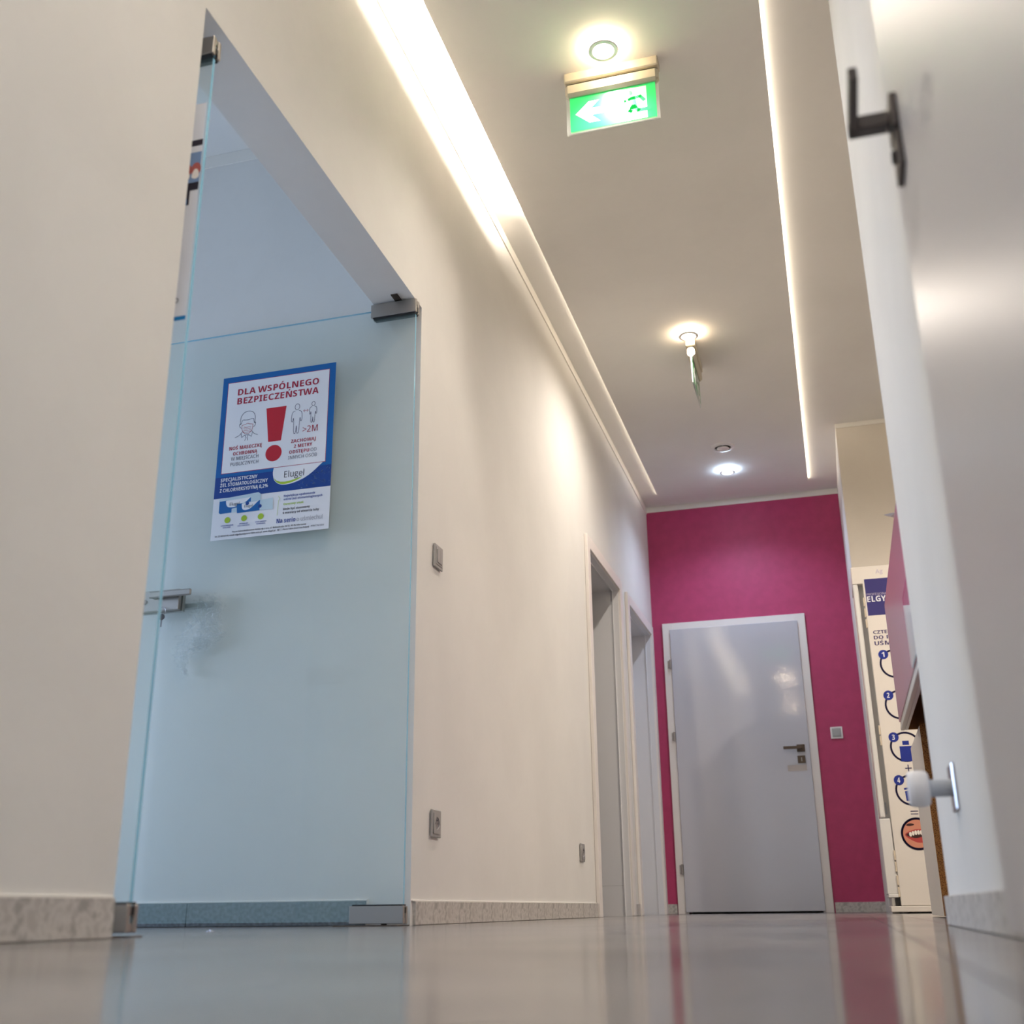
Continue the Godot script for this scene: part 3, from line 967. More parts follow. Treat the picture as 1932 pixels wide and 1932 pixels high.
	for s in [[0.3095, 1.0], [0.3268, -1.0]]:
		stroke(st, PackedVector2Array([Vector2(s[0] + s[1] * 0.005, 0.1605), Vector2(s[0], 0.1655), Vector2(s[0] + s[1] * 0.005, 0.1705)]), 0.0013, 0.0008)
	obj("arrow", st, crimson, o)
	letters(o, ">2M", false, 0.3103, 0.2455, 0.054, 0.0232, crimson)
	letters(o, "NOŚ MASECZKĘ", true, 0.0432, 0.2766, 0.121, 0.0125, crimson)
	letters(o, "OCHRONNĄ", true, 0.0591, 0.2970, 0.0891, 0.0125, crimson)
	letters(o, "W MIEJSCACH", false, 0.0526, 0.3152, 0.1017, 0.0122, mats["poster grey"])
	letters(o, "PUBLICZNYCH", false, 0.052, 0.335, 0.1031, 0.0122, mats["poster grey"])
	letters(o, "ZACHOWAJ", true, 0.2705, 0.2784, 0.0887, 0.0120, crimson)
	letters(o, "2 METRY", true, 0.2819, 0.2973, 0.0659, 0.0120, crimson)
	letters(o, "ODSTĘPU", true, 0.266, 0.3170, 0.0720, 0.0120, crimson)
	letters(o, "OD", false, 0.3430, 0.3170, 0.0210, 0.0120, mats["poster grey"])
	letters(o, "INNYCH OSÓB", false, 0.2639, 0.3365, 0.102, 0.0120, mats["poster grey"])
	# blue band: product name in a drop, droplets
	var drop := smooth([Vector2(0.2135, 0.3606), Vector2(0.2105, 0.381), Vector2(0.2185, 0.410), Vector2(0.246, 0.4262), Vector2(0.290, 0.4225), Vector2(0.340, 0.4035), Vector2(0.389, 0.3606)], 3)
	print_fill(o, "leaf_shape", [drop], white, 0.0008)
	print_fill(o, "leaf_shape", [smooth([Vector2(0.2125, 0.386), Vector2(0.222, 0.4075), Vector2(0.2525, 0.416), Vector2(0.292, 0.410), Vector2(0.326, 0.399), Vector2(0.290, 0.4185), Vector2(0.248, 0.4245), Vector2(0.222, 0.4115)], 2, true)], mats["poster lime"], 0.0009)
	letters(o, "Elugel", false, 0.2532, 0.3997, 0.0711, 0.0225, mats["ink"])
	var rng := RandomNumberGenerator.new()
	rng.seed = 5
	st = new_st()
	for i in 46:
		var q := Vector2(rng.randf_range(0.30, 0.415), rng.randf_range(0.366, 0.444))
		if q.y < 0.436 - (q.x - 0.30) * 0.75:
			continue
		var r := rng.randf_range(0.0010, 0.0032)
		var a0 := rng.randf_range(0, TAU)
		stroke(st, ring(q, r, 7, a0, a0 + 2.6), r * 0.5, 0.0008)
	obj("droplets", st, mats["drop pale"], o)
	letters(o, "SPECJALISTYCZNY", true, 0.0212, 0.3890, 0.1345, 0.0125, white)
	letters(o, "ŻEL STOMATOLOGICZNY", true, 0.0208, 0.4074, 0.1737, 0.0125, white)
	letters(o, "Z CHLORHEKSYDYNĄ 0,2%", true, 0.0208, 0.4266, 0.176, 0.0125, white)
	# pictures of the carton and the tube
	print_fill(o, "carton", [PackedVector2Array([Vector2(0.0222, 0.4500), Vector2(0.1640, 0.4405), Vector2(0.1735, 0.4480), Vector2(0.1745, 0.5005), Vector2(0.0294, 0.5030), Vector2(0.0230, 0.4990)])], mats["tube pale"], 0.0008)
	print_fill(o, "carton", [PackedVector2Array([Vector2(0.0235, 0.4590), Vector2(0.050, 0.4575), Vector2(0.060, 0.482), Vector2(0.100, 0.480), Vector2(0.138, 0.455), Vector2(0.138, 0.478), Vector2(0.0960, 0.4850), Vector2(0.0700, 0.4880), Vector2(0.0700, 0.5015), Vector2(0.0294, 0.5030), Vector2(0.0235, 0.4990)])], mats["poster blue"], 0.0009)
	print_fill(o, "carton", [smooth([Vector2(0.047, 0.4585), Vector2(0.050, 0.478), Vector2(0.064, 0.484), Vector2(0.090, 0.482), Vector2(0.120, 0.470), Vector2(0.137, 0.4545)], 2)], white, 0.001)
	print_fill(o, "tube", [PackedVector2Array([Vector2(0.0872, 0.4730), Vector2(0.175, 0.4690), Vector2(0.2183, 0.4657), Vector2(0.2200, 0.5060), Vector2(0.172, 0.5050), Vector2(0.0905, 0.5065)])], mats["tube pale"], 0.0012)
	print_fill(o, "tube", [PackedVector2Array([Vector2(0.0872, 0.4745), Vector2(0.108, 0.4735), Vector2(0.115, 0.496), Vector2(0.138, 0.490), Vector2(0.168, 0.470), Vector2(0.172, 0.4690), Vector2(0.172, 0.5050), Vector2(0.0905, 0.5065)])], mats["poster blue"], 0.0013)
	print_fill(o, "tube", [smooth([Vector2(0.106, 0.4760), Vector2(0.108, 0.494), Vector2(0.120, 0.500), Vector2(0.140, 0.495), Vector2(0.166, 0.471)], 2)], white, 0.0014)
	letters(o, "Elugel", false, 0.0620, 0.4775, 0.0360, 0.0105, mats["ink"], 0.0016)
	letters(o, "Elugel", false, 0.1165, 0.4895, 0.0300, 0.0090, mats["ink"], 0.0018)
	print_fill(o, "badge", [ring(Vector2(0.1265, 0.476), 0.0065, 16)], mats["poster navy"], 0.0016)
	print_fill(o, "badge", [ring(Vector2(0.1730, 0.4905), 0.0065, 16)], mats["poster navy"], 0.0016)
	for g in [[0.057, 0.5271], [0.1177, 0.5269], [0.1778, 0.5268]]:
		print_fill(o, "badge", [ring(Vector2(g[0], g[1]), 0.0105, 24)], mats["poster lime"], 0.0008)
	letters(o, "UKIERUNKOWANE", true, 0.0350, 0.5478, 0.0450, 0.0042, mats["poster royal"])
	letters(o, "DZIAŁANIE", true, 0.0430, 0.5548, 0.0280, 0.0042, mats["poster royal"])
	letters(o, "OPTYMALNY", true, 0.1020, 0.5472, 0.0320, 0.0042, mats["poster royal"])
	letters(o, "CZAS KONTAKTU", true, 0.0965, 0.5540, 0.0430, 0.0042, mats["poster royal"])
	letters(o, "EFEKT BARIERY", true, 0.1600, 0.5468, 0.0400, 0.0042, mats["poster royal"])
	letters(o, "OCHRONNEJ", true, 0.1640, 0.5536, 0.0320, 0.0042, mats["poster royal"])
	st = new_st()
	stroke(st, PackedVector2Array([Vector2(0.2368, 0.4633), Vector2(0.2432, 0.4713), Vector2(0.2385, 0.4800), Vector2(0.2366, 0.5302)]), 0.0011, 0.0008)
	obj("bracket", st, mats["poster lime"], o)
	letters(o, "Największe opakowanie", true, 0.2567, 0.4686, 0.1105, 0.0075, mats["poster royal"])
	letters(o, "wśród żeli stomatologicznych", true, 0.2562, 0.4805, 0.1367, 0.0075, mats["poster royal"])
	letters(o, "Owocowy smak", true, 0.2570, 0.4970, 0.0714, 0.0075, mats["poster lime"])
	letters(o, "Może być stosowany", true, 0.2568, 0.5146, 0.0948, 0.0075, mats["ink"])
	letters(o, "6 miesięcy od otwarcia tuby", true, 0.2567, 0.5276, 0.1271, 0.0075, mats["ink"])
	letters(o, "Na serio", true, 0.2361, 0.5575, 0.0670, 0.0150, mats["poster royal"])
	letters(o, "o uśmiechu!", false, 0.3075, 0.5578, 0.0907, 0.0150, mats["label grey"])
	letters(o, "Pierre Fabre Medicament Polska sp. z o.o., ul. Belwederska 20/22, 00-762 Warszawa", true, 0.0785, 0.5730, 0.2629, 0.0055, mats["ink"])
	letters(o, "tel. 22 559 63 00, email: elgydium@pierre-fabre.com.pl, www.elugel.pl", true, 0.0164, 0.5840, 0.2175, 0.0055, mats["ink"])
	print_fill(o, "badge", [rect(0.2412, 0.5775, 0.2475, 0.5838)], mats["ink"], 0.0008)
	letters(o, "f", true, 0.2432, 0.5835, 0.0028, 0.0046, white, 0.0015)
	st = new_st()
	stroke(st, rect(0.2515, 0.5778, 0.2572, 0.5835), 0.0007, 0.0008, true)
	obj("badge", st, mats["label grey"], o)
	letters(o, "Pierre Fabre Oral Care Poland", true, 0.2605, 0.5835, 0.0910, 0.0055, mats["ink"])
	letters(o, "PFM/276/2020", false, 0.3590, 0.5818, 0.0446, 0.0050, mats["ink"])

func print_fill(parent: Node3D, called: String, shapes: Array, m: Material, z: float) -> void:
	var st := new_st()
	for s in shapes:
		fill(st, s, z)
	obj(called, st, m, parent)

# a second sheet, mostly hidden by the jamb: photographs, dark bars, a blue rule along its foot
func build_near_poster() -> void:
	var o := thing("poster", "white sheet with tooth pictures and black bars on the glass at the nearer jamb", "poster", Vector3(-1.6865, 1.84, -1.8695), "", true)
	var W := 0.42
	part("sheet", Vector3(0, -0.579, -0.0006), Vector3(W, 0, 0), mats["paper"], o)
	print_fill(o, "bar", [rect(0.0, 0.1035, W, 0.120)], mats["ink"], 0.0004)
	print_fill(o, "picture", [rect(0.0, 0.138, W, 0.2215)], mats["sky print"], 0.0004)
	var st := new_st()
	var k := 0
	while k < 11:
		fill(st, ring(Vector2(W - 0.011 - k * 0.024, 0.186), 0.013, 14, 0, TAU, 0.019), 0.0006)
		k += 1
	obj("gum", st, mats["gum"], o)
	st = new_st()
	k = 0
	while k < 11:
		var cx := W - 0.011 - k * 0.024
		fill(st, smooth([Vector2(cx - 0.011, 0.208), Vector2(cx - 0.007, 0.190), Vector2(cx, 0.183), Vector2(cx + 0.007, 0.190), Vector2(cx + 0.011, 0.208), Vector2(cx, 0.213)], 1, true), 0.0008)
		k += 1
	obj("tooth_print", st, mats["tooth"], o)
	print_fill(o, "bar", [rect(0.0, 0.2215, W, 0.243)], mats["ink"], 0.0006)
	print_fill(o, "bar", [rect(0.0, 0.243, W - 0.021, 0.281)], mats["ink"], 0.0006)
	print_fill(o, "badge", [smooth([Vector2(W - 0.036, 0.282), Vector2(W - 0.036, 0.264), Vector2(W - 0.030, 0.261), Vector2(W - 0.026, 0.266), Vector2(W - 0.026, 0.282)], 1, true)], mats["cyan print"], 0.0008)
	letters(o, "o", true, W - 0.033, 0.535, 0.012, 0.017, mats["label grey"], 0.001)
	print_fill(o, "rule", [rect(0.0, 0.569, W, 0.579)], mats["cyan print"], 0.0004)

# ---------------------------------------------------------------- display cabinet by the pink wall
func build_cabinet() -> void:
	var z := -6.7
	var o := thing("display_cabinet", "tall white cabinet with a printed door showing numbered steps and a smile", "cabinet", Vector3(0.5, 0, -6.88))
	var x0 := 0.199
	var x1 := 0.80
	var cream: Material = mats["cabinet cream"]
	var white: Material = mats["cabinet white"]
	part("back_panel", Vector3(x0 + 0.01, 0.04, -7.05), Vector3(x1, 1.93, -7.035), white, o)
	part("side_panel", Vector3(x1 - 0.02, 0.04, -7.035), Vector3(x1, 1.93, z - 0.01), white, o, 0.002)
	part("header", Vector3(x0, 1.842, -7.035), Vector3(x1, 1.946, z), cream, o, 0.003)
	part("plinth", Vector3(x0 + 0.004, 0.008, -7.03), Vector3(x1, 0.038, z + 0.012), cream, o, 0.003)
	for fx in [x0 + 0.07, x1 - 0.07]:
		for fz in [z - 0.05, -6.98]:
			var fs := new_st()
			rod(fs, Vector3(fx, 0, fz), Vector3(fx, 0.01, fz), 0.018)
			obj("levelling_foot", fs, white, o)
	part("post", Vector3(x0 + 0.001, 0.5, z - 0.03), Vector3(x0 + 0.03, 1.842, z - 0.002), white, o, 0.006)
	part("post", Vector3(x0 + 0.001, 0.5, -7.03), Vector3(x0 + 0.03, 1.842, -7.0), white, o, 0.006)
	part("inner_panel", Vector3(x0 + 0.03, 0.5, z - 0.06), Vector3(x0 + 0.058, 1.842, z - 0.05), white, o)
	part("side_pane", Vector3(x0 + 0.004, 0.5, -7.0), Vector3(x0 + 0.008, 1.842, z - 0.03), mats["clear acrylic"], o)
	for y in [1.42, 1.12, 0.8]:
		part("shelf", Vector3(x0 + 0.01, y, -7.03), Vector3(x1 - 0.02, y + 0.012, z - 0.062), white, o)
	part("drawer_box", Vector3(x0 - 0.004, 0.1, -7.03), Vector3(x0 + 0.054, 0.495, z - 0.004), white, o, 0.003)
	part("drawer_rail", Vector3(x0 - 0.002, 0.082, -7.03), Vector3(x0 + 0.054, 0.1, z), white, o, 0.003)
	part("foot", Vector3(x0 + 0.012, 0.038, -7.0), Vector3(x0 + 0.03, 0.082, z - 0.03), white, o, 0.002)
	var door := part("door", Vector3(x0 + 0.058, 0.04, z - 0.02), Vector3(x1 - 0.003, 1.871, z + 0.002), cream, o, 0.003)
	for y in [1.73, 1.665, 1.6, 0.98, 0.92, 0.3, 0.24, 0.17, 0.11]:
		part("hinge", Vector3(x0 + 0.05, y - 0.026, z - 0.012), Vector3(x0 + 0.0585, y + 0.026, z + 0.005), mats["hinge cream"], door, 0.002)
	part("catch", Vector3(x0 + 0.036, 0.52, z - 0.05), Vector3(x0 + 0.044, 0.585, z - 0.044), mats["holder grey"], o)
	# print on the door
	var p := Node3D.new()
	p.name = "door_print"
	p.set_meta("local", true)
	o.add_child(p, true)
	p.position = Vector3(0, 0, z + 0.0024) - o.position
	print_fill(p, "panel", [rect(0.2675, -1.867, 0.7, -1.645)], mats["navy print"], 0.0)
	letters(p, "PROFESJONALNA", false, 0.2725, -1.766, 0.150, 0.0135, mats["pencil lilac"], 0.0006)
	letters(p, "ELGYDIUM", true, 0.272, -1.727, 0.228, 0.034, mats["print white"], 0.0006)
	letters(p, "CZTERY", true, 0.2835, -1.534, 0.124, 0.020, mats["ad violet"], 0.0006)
	letters(p, "DO PIĘKNEGO", true, 0.2835, -1.502, 0.272, 0.021, mats["ad violet"], 0.0006)
	letters(p, "UŚMIECHU", true, 0.2835, -1.466, 0.232, 0.024, mats["ad violet"], 0.0006)
	var note := o_header(o)
	letters(note, "A", false, 0.0, 0.0, 0.022, 0.024, mats["pencil lilac"], 0.0004)
	letters(note, "g", false, 0.024, 0.0, 0.016, 0.024, mats["pencil lilac"], 0.0004)
	for k in 4:
		var y := -1.41 + 0.237 * k
		var c := Vector2(0.382, y + 0.056)
		var st := new_st()
		stroke(st, ring(c, 0.0785, 40), 0.0105, 0.0003, true)
		obj("ring", st, mats["ad dark"], p)
		print_fill(p, "dot", [ring(Vector2(0.324, y), 0.0275, 28)], mats["ad blue"], 0.0006)
		letters(p, str(k + 1), true, 0.3155, y + 0.0145, 0.015, 0.029, mats["print white"], 0.0012)
	print_fill(p, "bottle", [smooth([Vector2(0.349, -0.884), Vector2(0.42, -0.884), Vector2(0.42, -0.80), Vector2(0.349, -0.80)], 0, true), rect(0.367, -0.913, 0.402, -0.89)], mats["ad blue"], 0.0004)
	print_fill(p, "tube", [PackedVector2Array([Vector2(0.345, -0.655), Vector2(0.43, -0.668), Vector2(0.43, -0.658), Vector2(0.346, -0.645)]), PackedVector2Array([Vector2(0.348, -0.638), Vector2(0.43, -0.65), Vector2(0.43, -0.59), Vector2(0.352, -0.585)])], mats["ad blue"], 0.0004)
	var st := new_st()
	stroke(st, PackedVector2Array([Vector2(0.366, -0.762), Vector2(0.398, -0.762)]), 0.0055, 0.0004)
	stroke(st, PackedVector2Array([Vector2(0.382, -0.780), Vector2(0.382, -0.744)]), 0.0055, 0.0004)
	obj("plus_sign", st, mats["ad dark"], p)
	st = new_st()
	for y in [-0.53, -0.515]:
		stroke(st, PackedVector2Array([Vector2(0.366, y), Vector2(0.402, y)]), 0.0045, 0.0004)
	obj("equals_sign", st, mats["ad dark"], p)
	# smile in a ring
	var sc := Vector2(0.386, -0.41)
	print_fill(p, "smile", [ring(sc, 0.077, 44)], mats["skin"], 0.0003)
	print_fill(p, "smile", [smooth([sc + Vector2(-0.058, -0.047), sc + Vector2(-0.035, -0.058), sc + Vector2(-0.008, -0.05), sc + Vector2(-0.02, -0.043), sc + Vector2(-0.042, -0.040)], 1, true)], mats["mouth dark"], 0.0005)
	print_fill(p, "smile", [smooth([sc + Vector2(-0.073, 0.004), sc + Vector2(-0.045, -0.014), sc + Vector2(0, -0.026), sc + Vector2(0.05, -0.02), sc + Vector2(0.07, 0), sc + Vector2(0.04, 0.045), sc + Vector2(0, 0.05), sc + Vector2(-0.04, 0.03)], 2, true)], mats["lip"], 0.0005)
	print_fill(p, "smile", [smooth([sc + Vector2(-0.066, 0.003), sc + Vector2(-0.04, -0.008), sc + Vector2(0, -0.018), sc + Vector2(0.05, -0.012), sc + Vector2(0.06, 0.002), sc + Vector2(0, 0.025), sc + Vector2(-0.04, 0.018)], 2, true)], mats["mouth dark"], 0.0007)
	st = new_st()
	for k in 7:
		var x := -0.044 + k * 0.0142
		var top := -0.007 - 0.011 * sin((k + 0.5) / 7.0 * PI)
		fill(st, smooth([sc + Vector2(x, top), sc + Vector2(x + 0.0136, top - 0.001), sc + Vector2(x + 0.0134, top + 0.024), sc + Vector2(x + 0.001, top + 0.022)], 1, true), 0.0009)
	obj("smile", st, mats["tooth"], p)
	st = new_st()
	stroke(st, ring(sc, 0.0805, 48), 0.0115, 0.001, true)
	obj("ring", st, mats["ad dark"], p)

func o_header(o: Node3D) -> Node3D:
	var n := Node3D.new()
	n.name = "pencil_note"
	n.set_meta("local", true)
	o.add_child(n, true)
	n.position = Vector3(0.338, 1.898, -6.6995) - o.position
	return n

# ---------------------------------------------------------------- reception desk
func build_desk() -> void:
	var o := thing("reception_desk", "reception desk with a glossy pink front, white edging and a raw chipboard edge", "desk", Vector3(0.55, 0, -3.5))
	var xf := 0.236
	var zf := -4.27
	var zn := ZR - 0.012
	var yb := 0.635
	var yt := 1.1
	part("front_board", Vector3(xf, yb, zn), Vector3(xf + 0.018, yt - 0.004, zf), mats["desk white"], o, 0.002)
	# pink sheet with rounded corners, proud of the white board
	var st := new_st()
	var r := 0.012
	var pts := PackedVector2Array()
	var lo := Vector2(-zn + 0.002, -yt + 0.004)
	var hi := Vector2(-zf - 0.004, -yb - 0.026)
	for c in [[lo + Vector2(r, r), PI], [Vector2(hi.x - r, lo.y + r), 1.5 * PI], [hi - Vector2(r, r), 0.0], [Vector2(lo.x + r, hi.y - r), 0.5 * PI]]:
		pts.append_array(ring(c[0], r, 6, c[1], c[1] + PI / 2))
	var idx := Geometry2D.triangulate_polygon(pts)
	for i in range(0, idx.size(), 3):
		var v: Array[Vector3] = []
		for k in 3:
			v.append(Vector3(xf - 0.004, -pts[idx[i + k]].y, -pts[idx[i + k]].x))
		tri(st, v[0], v[1], v[2], Vector3.LEFT)
	for i in pts.size():
		var a := pts[i]
		var b := pts[(i + 1) % pts.size()]
		var e := (b - a).normalized()
		quad(st, Vector3(xf - 0.004, -a.y, -a.x), Vector3(xf - 0.004, -b.y, -b.x), Vector3(xf, -b.y, -b.x), Vector3(xf, -a.y, -a.x), Vector3(0, e.x, e.y).normalized())
	obj("pink_front", st, mats["desk pink"], o)
	part("edging", Vector3(xf - 0.002, yb - 0.002, zn), Vector3(xf + 0.013, yb + 0.012, zf), mats["desk white"], o, 0.002)
	part("under_rail", Vector3(xf + 0.013, yb - 0.001, zn), Vector3(xf + 0.024, yb + 0.016, zf), mats["cabinet white"], o, 0.002)
	part("underside", Vector3(xf + 0.024, yb + 0.12, zn), Vector3(0.85, yb + 0.138, zf), mats["raw board"], o)
	part("cross_board", Vector3(xf + 0.024, yb, zf), Vector3(0.85, yb + 0.12, zf + 0.018), mats["raw board"], o)
	part("end_board", Vector3(xf + 0.018, yb + 0.138, zf), Vector3(0.85, yt - 0.02, zf + 0.018), mats["desk white"], o, 0.001)
	part("counter_top", Vector3(xf + 0.003, yt - 0.018, zn), Vector3(0.86, yt, zf - 0.01), mats["desk white"], o, 0.003)
	# base: white partition with a bare chipboard edge, pink behind it
	var pz := -4.13
	part("base_partition", Vector3(0.289, 0.006, pz - 0.001), Vector3(0.306, yb - 0.006, -4.75), mats["desk white"], o, 0.001)
	part("raw_edge", Vector3(0.2892, 0.006, pz), Vector3(0.319, yb + 0.001, pz - 0.001), mats["chipboard"], o)
	part("base_core", Vector3(0.306, 0.006, pz - 0.001), Vector3(0.319, yb + 0.0, -4.75), mats["chipboard"], o)
	part("base_front", Vector3(0.332, 0.004, zn), Vector3(0.35, yb + 0.12, -4.75), mats["desk pink"], o, 0.001)
	part("base_lining", Vector3(0.319, 0.006, pz), Vector3(0.332, yb, -4.75), mats["desk pink"], o, 0.001)
	part("base_rail", Vector3(0.336, 0.0, zn - 0.1), Vector3(0.346, 0.006, -4.70), mats["desk white"], o)
	# sheet in a holder on the pink front
	var h := thing("notice_holder", "clear holder with a white notice on the pink desk front", "notice", Vector3(xf - 0.006, 0.68, -2.95))
	part("back", Vector3(xf - 0.0065, 0.66, -3.245), Vector3(xf - 0.0045, 0.86, -2.76), mats["holder grey"], h, 0.0006)
	part("sheet", Vector3(xf - 0.008, 0.672, -3.03), Vector3(xf - 0.007, 0.835, -2.78), mats["paper"], h)
	part("cover", Vector3(xf - 0.0095, 0.66, -3.245), Vector3(xf - 0.0085, 0.86, -2.76), mats["clear acrylic"], h)
	# folded clear card on the counter's edge
	var d := thing("folded_card", "small folded grey card poking over the edge of the pink desk", "card", Vector3(0.225, yt, -3.22))
	st = new_st()
	var A := Vector3(0.203, 1.1055, -3.22)
	var B := Vector3(0.236, 1.101, -3.245)
	var C := Vector3(0.236, 1.101, -3.19)
	var D := Vector3(0.229, 1.107, -3.215)
	var E2 := Vector3(0.224, 1.098, -3.215)
	for f in [[A, B, D], [A, D, C], [A, E2, B], [A, C, E2], [B, E2, C], [B, C, D]]:
		var n: Vector3 = (f[1] - f[0]).cross(f[2] - f[0]).normalized()
		if n.dot((f[0] + f[1] + f[2]) / 3.0 - Vector3(0.228, 1.105, -3.215)) < 0.0:
			n = -n
		tri(st, f[0], f[1], f[2], n)
	obj("fold", st, mats["cabinet white"], d)

# ---------------------------------------------------------------- open leaf and stop on the right wall
func build_right_side() -> void:
	var o := setting("door_6", "white laminated door leaf folded open against the right wall")
	var xf := 0.158
	var leaf := part("leaf", Vector3(xf, 0.012, -1.352), Vector3(xf + 0.036, 2.03, -0.46), mats["leaf laminate"], o, 0.002)
	for y in [1.75, 1.0, 0.28]:
		var sh := new_st()
		rod(sh, Vector3(xf + 0.03, y - 0.04, -0.448), Vector3(xf + 0.03, y + 0.04, -0.448), 0.009)
		obj("hinge", sh, mats["brushed steel"], o)
	part("casing", Vector3(XR - 0.014, 0, -0.44), Vector3(XR - 0.001, 2.08, -0.37), mats["frame white"], o, 0.002)
	var dh: Material = mats["dark handle"]
	var zc := -1.262
	part("rose", Vector3(xf - 0.009, 0.958, zc - 0.026), Vector3(xf, 1.008, zc + 0.026), dh, leaf, 0.0015)
	var st := new_st()
	rod(st, Vector3(xf - 0.014, 0.983, zc), Vector3(xf - 0.006, 0.983, zc), 0.014)
	cbx(st, Vector3(xf - 0.06, 0.973, zc - 0.011), Vector3(xf - 0.01, 0.993, zc + 0.011), 0.0015)
	cbx(st, Vector3(xf - 0.06, 0.973, zc - 0.011), Vector3(xf - 0.049, 0.993, zc + 0.104), 0.0015)
	obj("handle", st, dh, leaf)
	part("key_rose", Vector3(xf - 0.008, 0.900, zc - 0.026), Vector3(xf, 0.952, zc + 0.026), dh, leaf, 0.0015)
	st = new_st()
	rod(st, Vector3(xf - 0.0125, 0.928, zc), Vector3(xf - 0.007, 0.928, zc), 0.009)
	obj("cylinder", st, mats["black"], leaf)
	# rubber stop on a square chromed plate
	var d := thing("door_stop", "white rubber door stop on a chromed plate low on the right wall", "door stop", Vector3(XR, 0.19, -2.175))
	var c := Vector3(0, 0.2385, -2.19)
	part("wall_plate", Vector3(XR - 0.006, c.y - 0.041, c.z - 0.041), Vector3(XR, c.y + 0.041, c.z + 0.041), mats["chrome"], d, 0.002)
	st = new_st()
	rod(st, Vector3(0.15, c.y, c.z), Vector3(XR - 0.004, c.y, c.z), 0.0155, 28)
	obj("stem", st, mats["holder grey"], d)
	st = new_st()
	lathe(st, [Vector2(0, 0), Vector2(0.026, 0.0), Vector2(0.030, 0.003), Vector2(0.0325, 0.012), Vector2(0.0325, 0.026), Vector2(0.030, 0.034), Vector2(0.027, 0.036), Vector2(0, 0.036)], Vector3(0.156, c.y, c.z), Vector3.LEFT, 40)
	obj("rubber", st, mats["rubber white"], d)

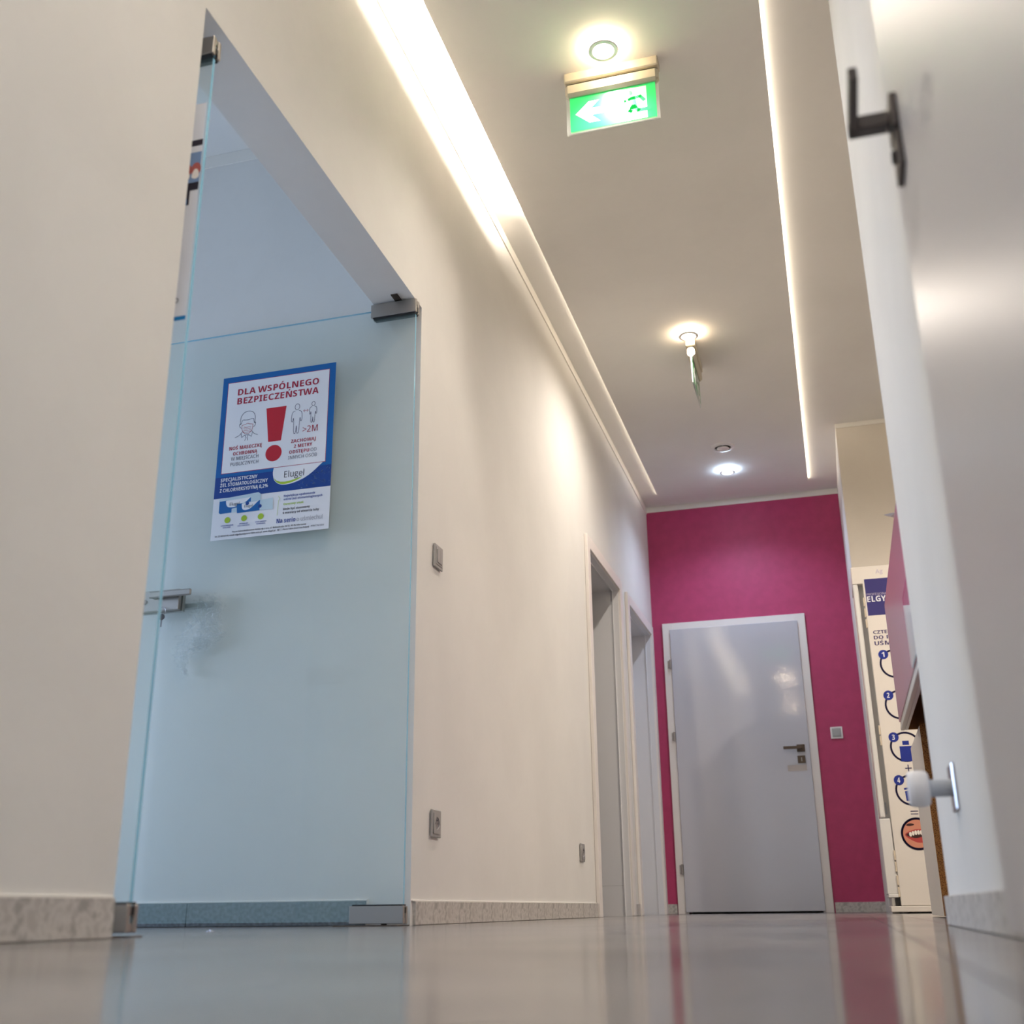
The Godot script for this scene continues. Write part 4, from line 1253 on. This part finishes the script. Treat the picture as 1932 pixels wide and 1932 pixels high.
# ---------------------------------------------------------------- small things
func build_small() -> void:
	# clear film caught on the lever behind the glass
	var o := thing("plastic_film", "crumpled clear plastic film hanging from the glass door's lever", "plastic film", Vector3(-2.0, 0.79, -3.235))
	var rng := RandomNumberGenerator.new()
	rng.seed = 11
	var nz := FastNoiseLite.new()
	nz.seed = 4
	nz.frequency = 1.0
	nz.noise_type = FastNoiseLite.TYPE_SIMPLEX
	nz.fractal_octaves = 2
	var layers := [[[-1.996, 1.056, 0.035], [-1.984, 1.02, 0.052], [-2.0, 0.97, 0.062], [-2.02, 0.92, 0.078], [-2.05, 0.88, 0.058], [-2.075, 0.845, 0.026], [-2.062, 0.81, 0.010], [-2.05, 0.788, 0.002]], [[-1.975, 1.055, 0.02], [-1.97, 1.01, 0.028], [-1.977, 0.96, 0.035], [-1.972, 0.925, 0.046], [-1.988, 0.895, 0.05], [-2.018, 0.868, 0.03]]]
	for layer in layers:
		var st := new_st()
		var rows := 46
		var cols := 20
		var grid: Array[Vector3] = []
		for i in rows + 1:
			for j in cols + 1:
				grid.append(film_point(layer, nz, float(i) / rows, float(j) / cols * 2.0 - 1.0, rows))
		for i in rows:
			for j in cols:
				var a := grid[i * (cols + 1) + j]
				var b := grid[i * (cols + 1) + j + 1]
				var c := grid[(i + 1) * (cols + 1) + j + 1]
				var d := grid[(i + 1) * (cols + 1) + j]
				var n1 := (b - a).cross(c - a)
				var n2 := (c - a).cross(d - a)
				n1 = (n1 if n1.z > 0.0 else -n1).normalized()
				n2 = (n2 if n2.z > 0.0 else -n2).normalized()
				tri(st, a, b, c, n1)
				tri(st, a, c, d, n2)
		obj("sheet", st, mats["clear film"], o)
	# near-opaque white strips paint in the highlights along the film's creases
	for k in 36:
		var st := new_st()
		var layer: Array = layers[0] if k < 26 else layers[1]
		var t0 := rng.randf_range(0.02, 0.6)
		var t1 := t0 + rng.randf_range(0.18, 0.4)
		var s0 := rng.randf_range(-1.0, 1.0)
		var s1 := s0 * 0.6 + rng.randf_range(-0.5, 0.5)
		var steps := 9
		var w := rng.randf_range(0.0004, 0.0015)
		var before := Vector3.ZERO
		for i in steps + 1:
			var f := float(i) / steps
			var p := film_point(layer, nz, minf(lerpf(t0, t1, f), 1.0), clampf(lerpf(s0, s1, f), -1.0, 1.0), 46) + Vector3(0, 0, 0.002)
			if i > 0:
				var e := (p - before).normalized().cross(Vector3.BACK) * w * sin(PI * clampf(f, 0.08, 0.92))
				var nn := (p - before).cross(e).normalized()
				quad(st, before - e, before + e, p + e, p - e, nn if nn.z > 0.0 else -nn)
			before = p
		obj("fold", st, mats["crease highlight film"], o)
	# key hanging under the lock
	var k := thing("door_key", "small metal key hanging below the glass door's lock", "key", Vector3(-2.125, 0.945, -3.175))
	var st := new_st()
	lathe(st, [Vector2(0.0, 0.0), Vector2(0.0105, 0.0), Vector2(0.0105, 0.0022), Vector2(0.0, 0.0022)], Vector3(-2.125, 0.978, -3.174), Vector3.BACK, 20)
	obj("bow", st, mats["dark cap"], k)
	part("blade", Vector3(-2.1285, 0.944, -3.174), Vector3(-2.1225, 0.97, -3.172), mats["chrome"], k, 0.0005)
	var rr := new_st()
	for i in 24:
		var t0 := TAU * i / 24
		var t1 := TAU * (i + 1) / 24
		rod(rr, Vector3(-2.125 + cos(t0) * 0.012, 0.998 + sin(t0) * 0.014, -3.173), Vector3(-2.125 + cos(t1) * 0.012, 0.998 + sin(t1) * 0.014, -3.173), 0.0008, 8)
	obj("split_ring", rr, mats["chrome"], k)
	# scraps on the floor
	scrap("foil_scrap", "shiny crumpled foil scrap on the floor before the glass door", Vector3(-1.424, 0, -2.44), 0.012, 0.004, mats["chrome"], 3)
	scrap("paint_chip", "tiny pale chip on the tile joint beside the right wall", Vector3(0.074, 0, -2.2), 0.006, 0.0012, mats["tooth"], 8)

func film_point(layer: Array, nz: FastNoiseLite, v: float, s: float, rows: int) -> Vector3:
	var t: float = v * (layer.size() - 1)
	var k := mini(int(t), layer.size() - 2)
	var f: float = t - k
	var a: Array = layer[k]
	var b: Array = layer[k + 1]
	var cx: float = lerpf(a[0], b[0], f)
	var y: float = lerpf(a[1], b[1], f)
	var hw: float = lerpf(a[2], b[2], f)
	var i := v * rows
	var q := Vector2(s * 3.2, i * 0.16)
	var ridge := absf(nz.get_noise_2d(q.x * 1.3 + 7.0 * hw, q.y)) * 2.0
	var edge := nz.get_noise_2d(i * 0.55, 30.0 + signf(s) * 5.0) * 0.3 * absf(s)
	return Vector3(cx + (s + edge) * hw, y + nz.get_noise_2d(q.x, q.y + 40.0) * 0.008, -3.236 + (ridge - 0.5) * 0.026)

func scrap(called: String, label: String, at: Vector3, r: float, h: float, m: Material, seed_: int) -> void:
	var o := thing(called, label, "scrap", at, "", true)
	var rng := RandomNumberGenerator.new()
	rng.seed = seed_
	var st := new_st()
	var rows: Array = []
	for i in 5:
		var row: Array[Vector3] = []
		var t := float(i) / 4.0
		for k in 10:
			var a := TAU * k / 10.0
			var rad := r * sqrt(maxf(0.0, 1.0 - t * t)) * rng.randf_range(0.7, 1.1)
			row.append(Vector3(cos(a) * rad, t * h * rng.randf_range(0.7, 1.1), sin(a) * rad * 0.6))
		rows.append(row)
	for i in 4:
		for k in 10:
			var a: Vector3 = rows[i][k]
			var b: Vector3 = rows[i][(k + 1) % 10]
			var c: Vector3 = rows[i + 1][(k + 1) % 10]
			var d: Vector3 = rows[i + 1][k]
			for f in [[a, b, c], [a, c, d]]:
				var n: Vector3 = (f[1] - f[0]).cross(f[2] - f[0])
				if n.length() < 1e-12:
					continue
				n = n.normalized()
				if n.dot(f[0]) < 0.0:
					n = -n
				tri(st, f[0], f[1], f[2], n)
	obj("piece", st, m, o)
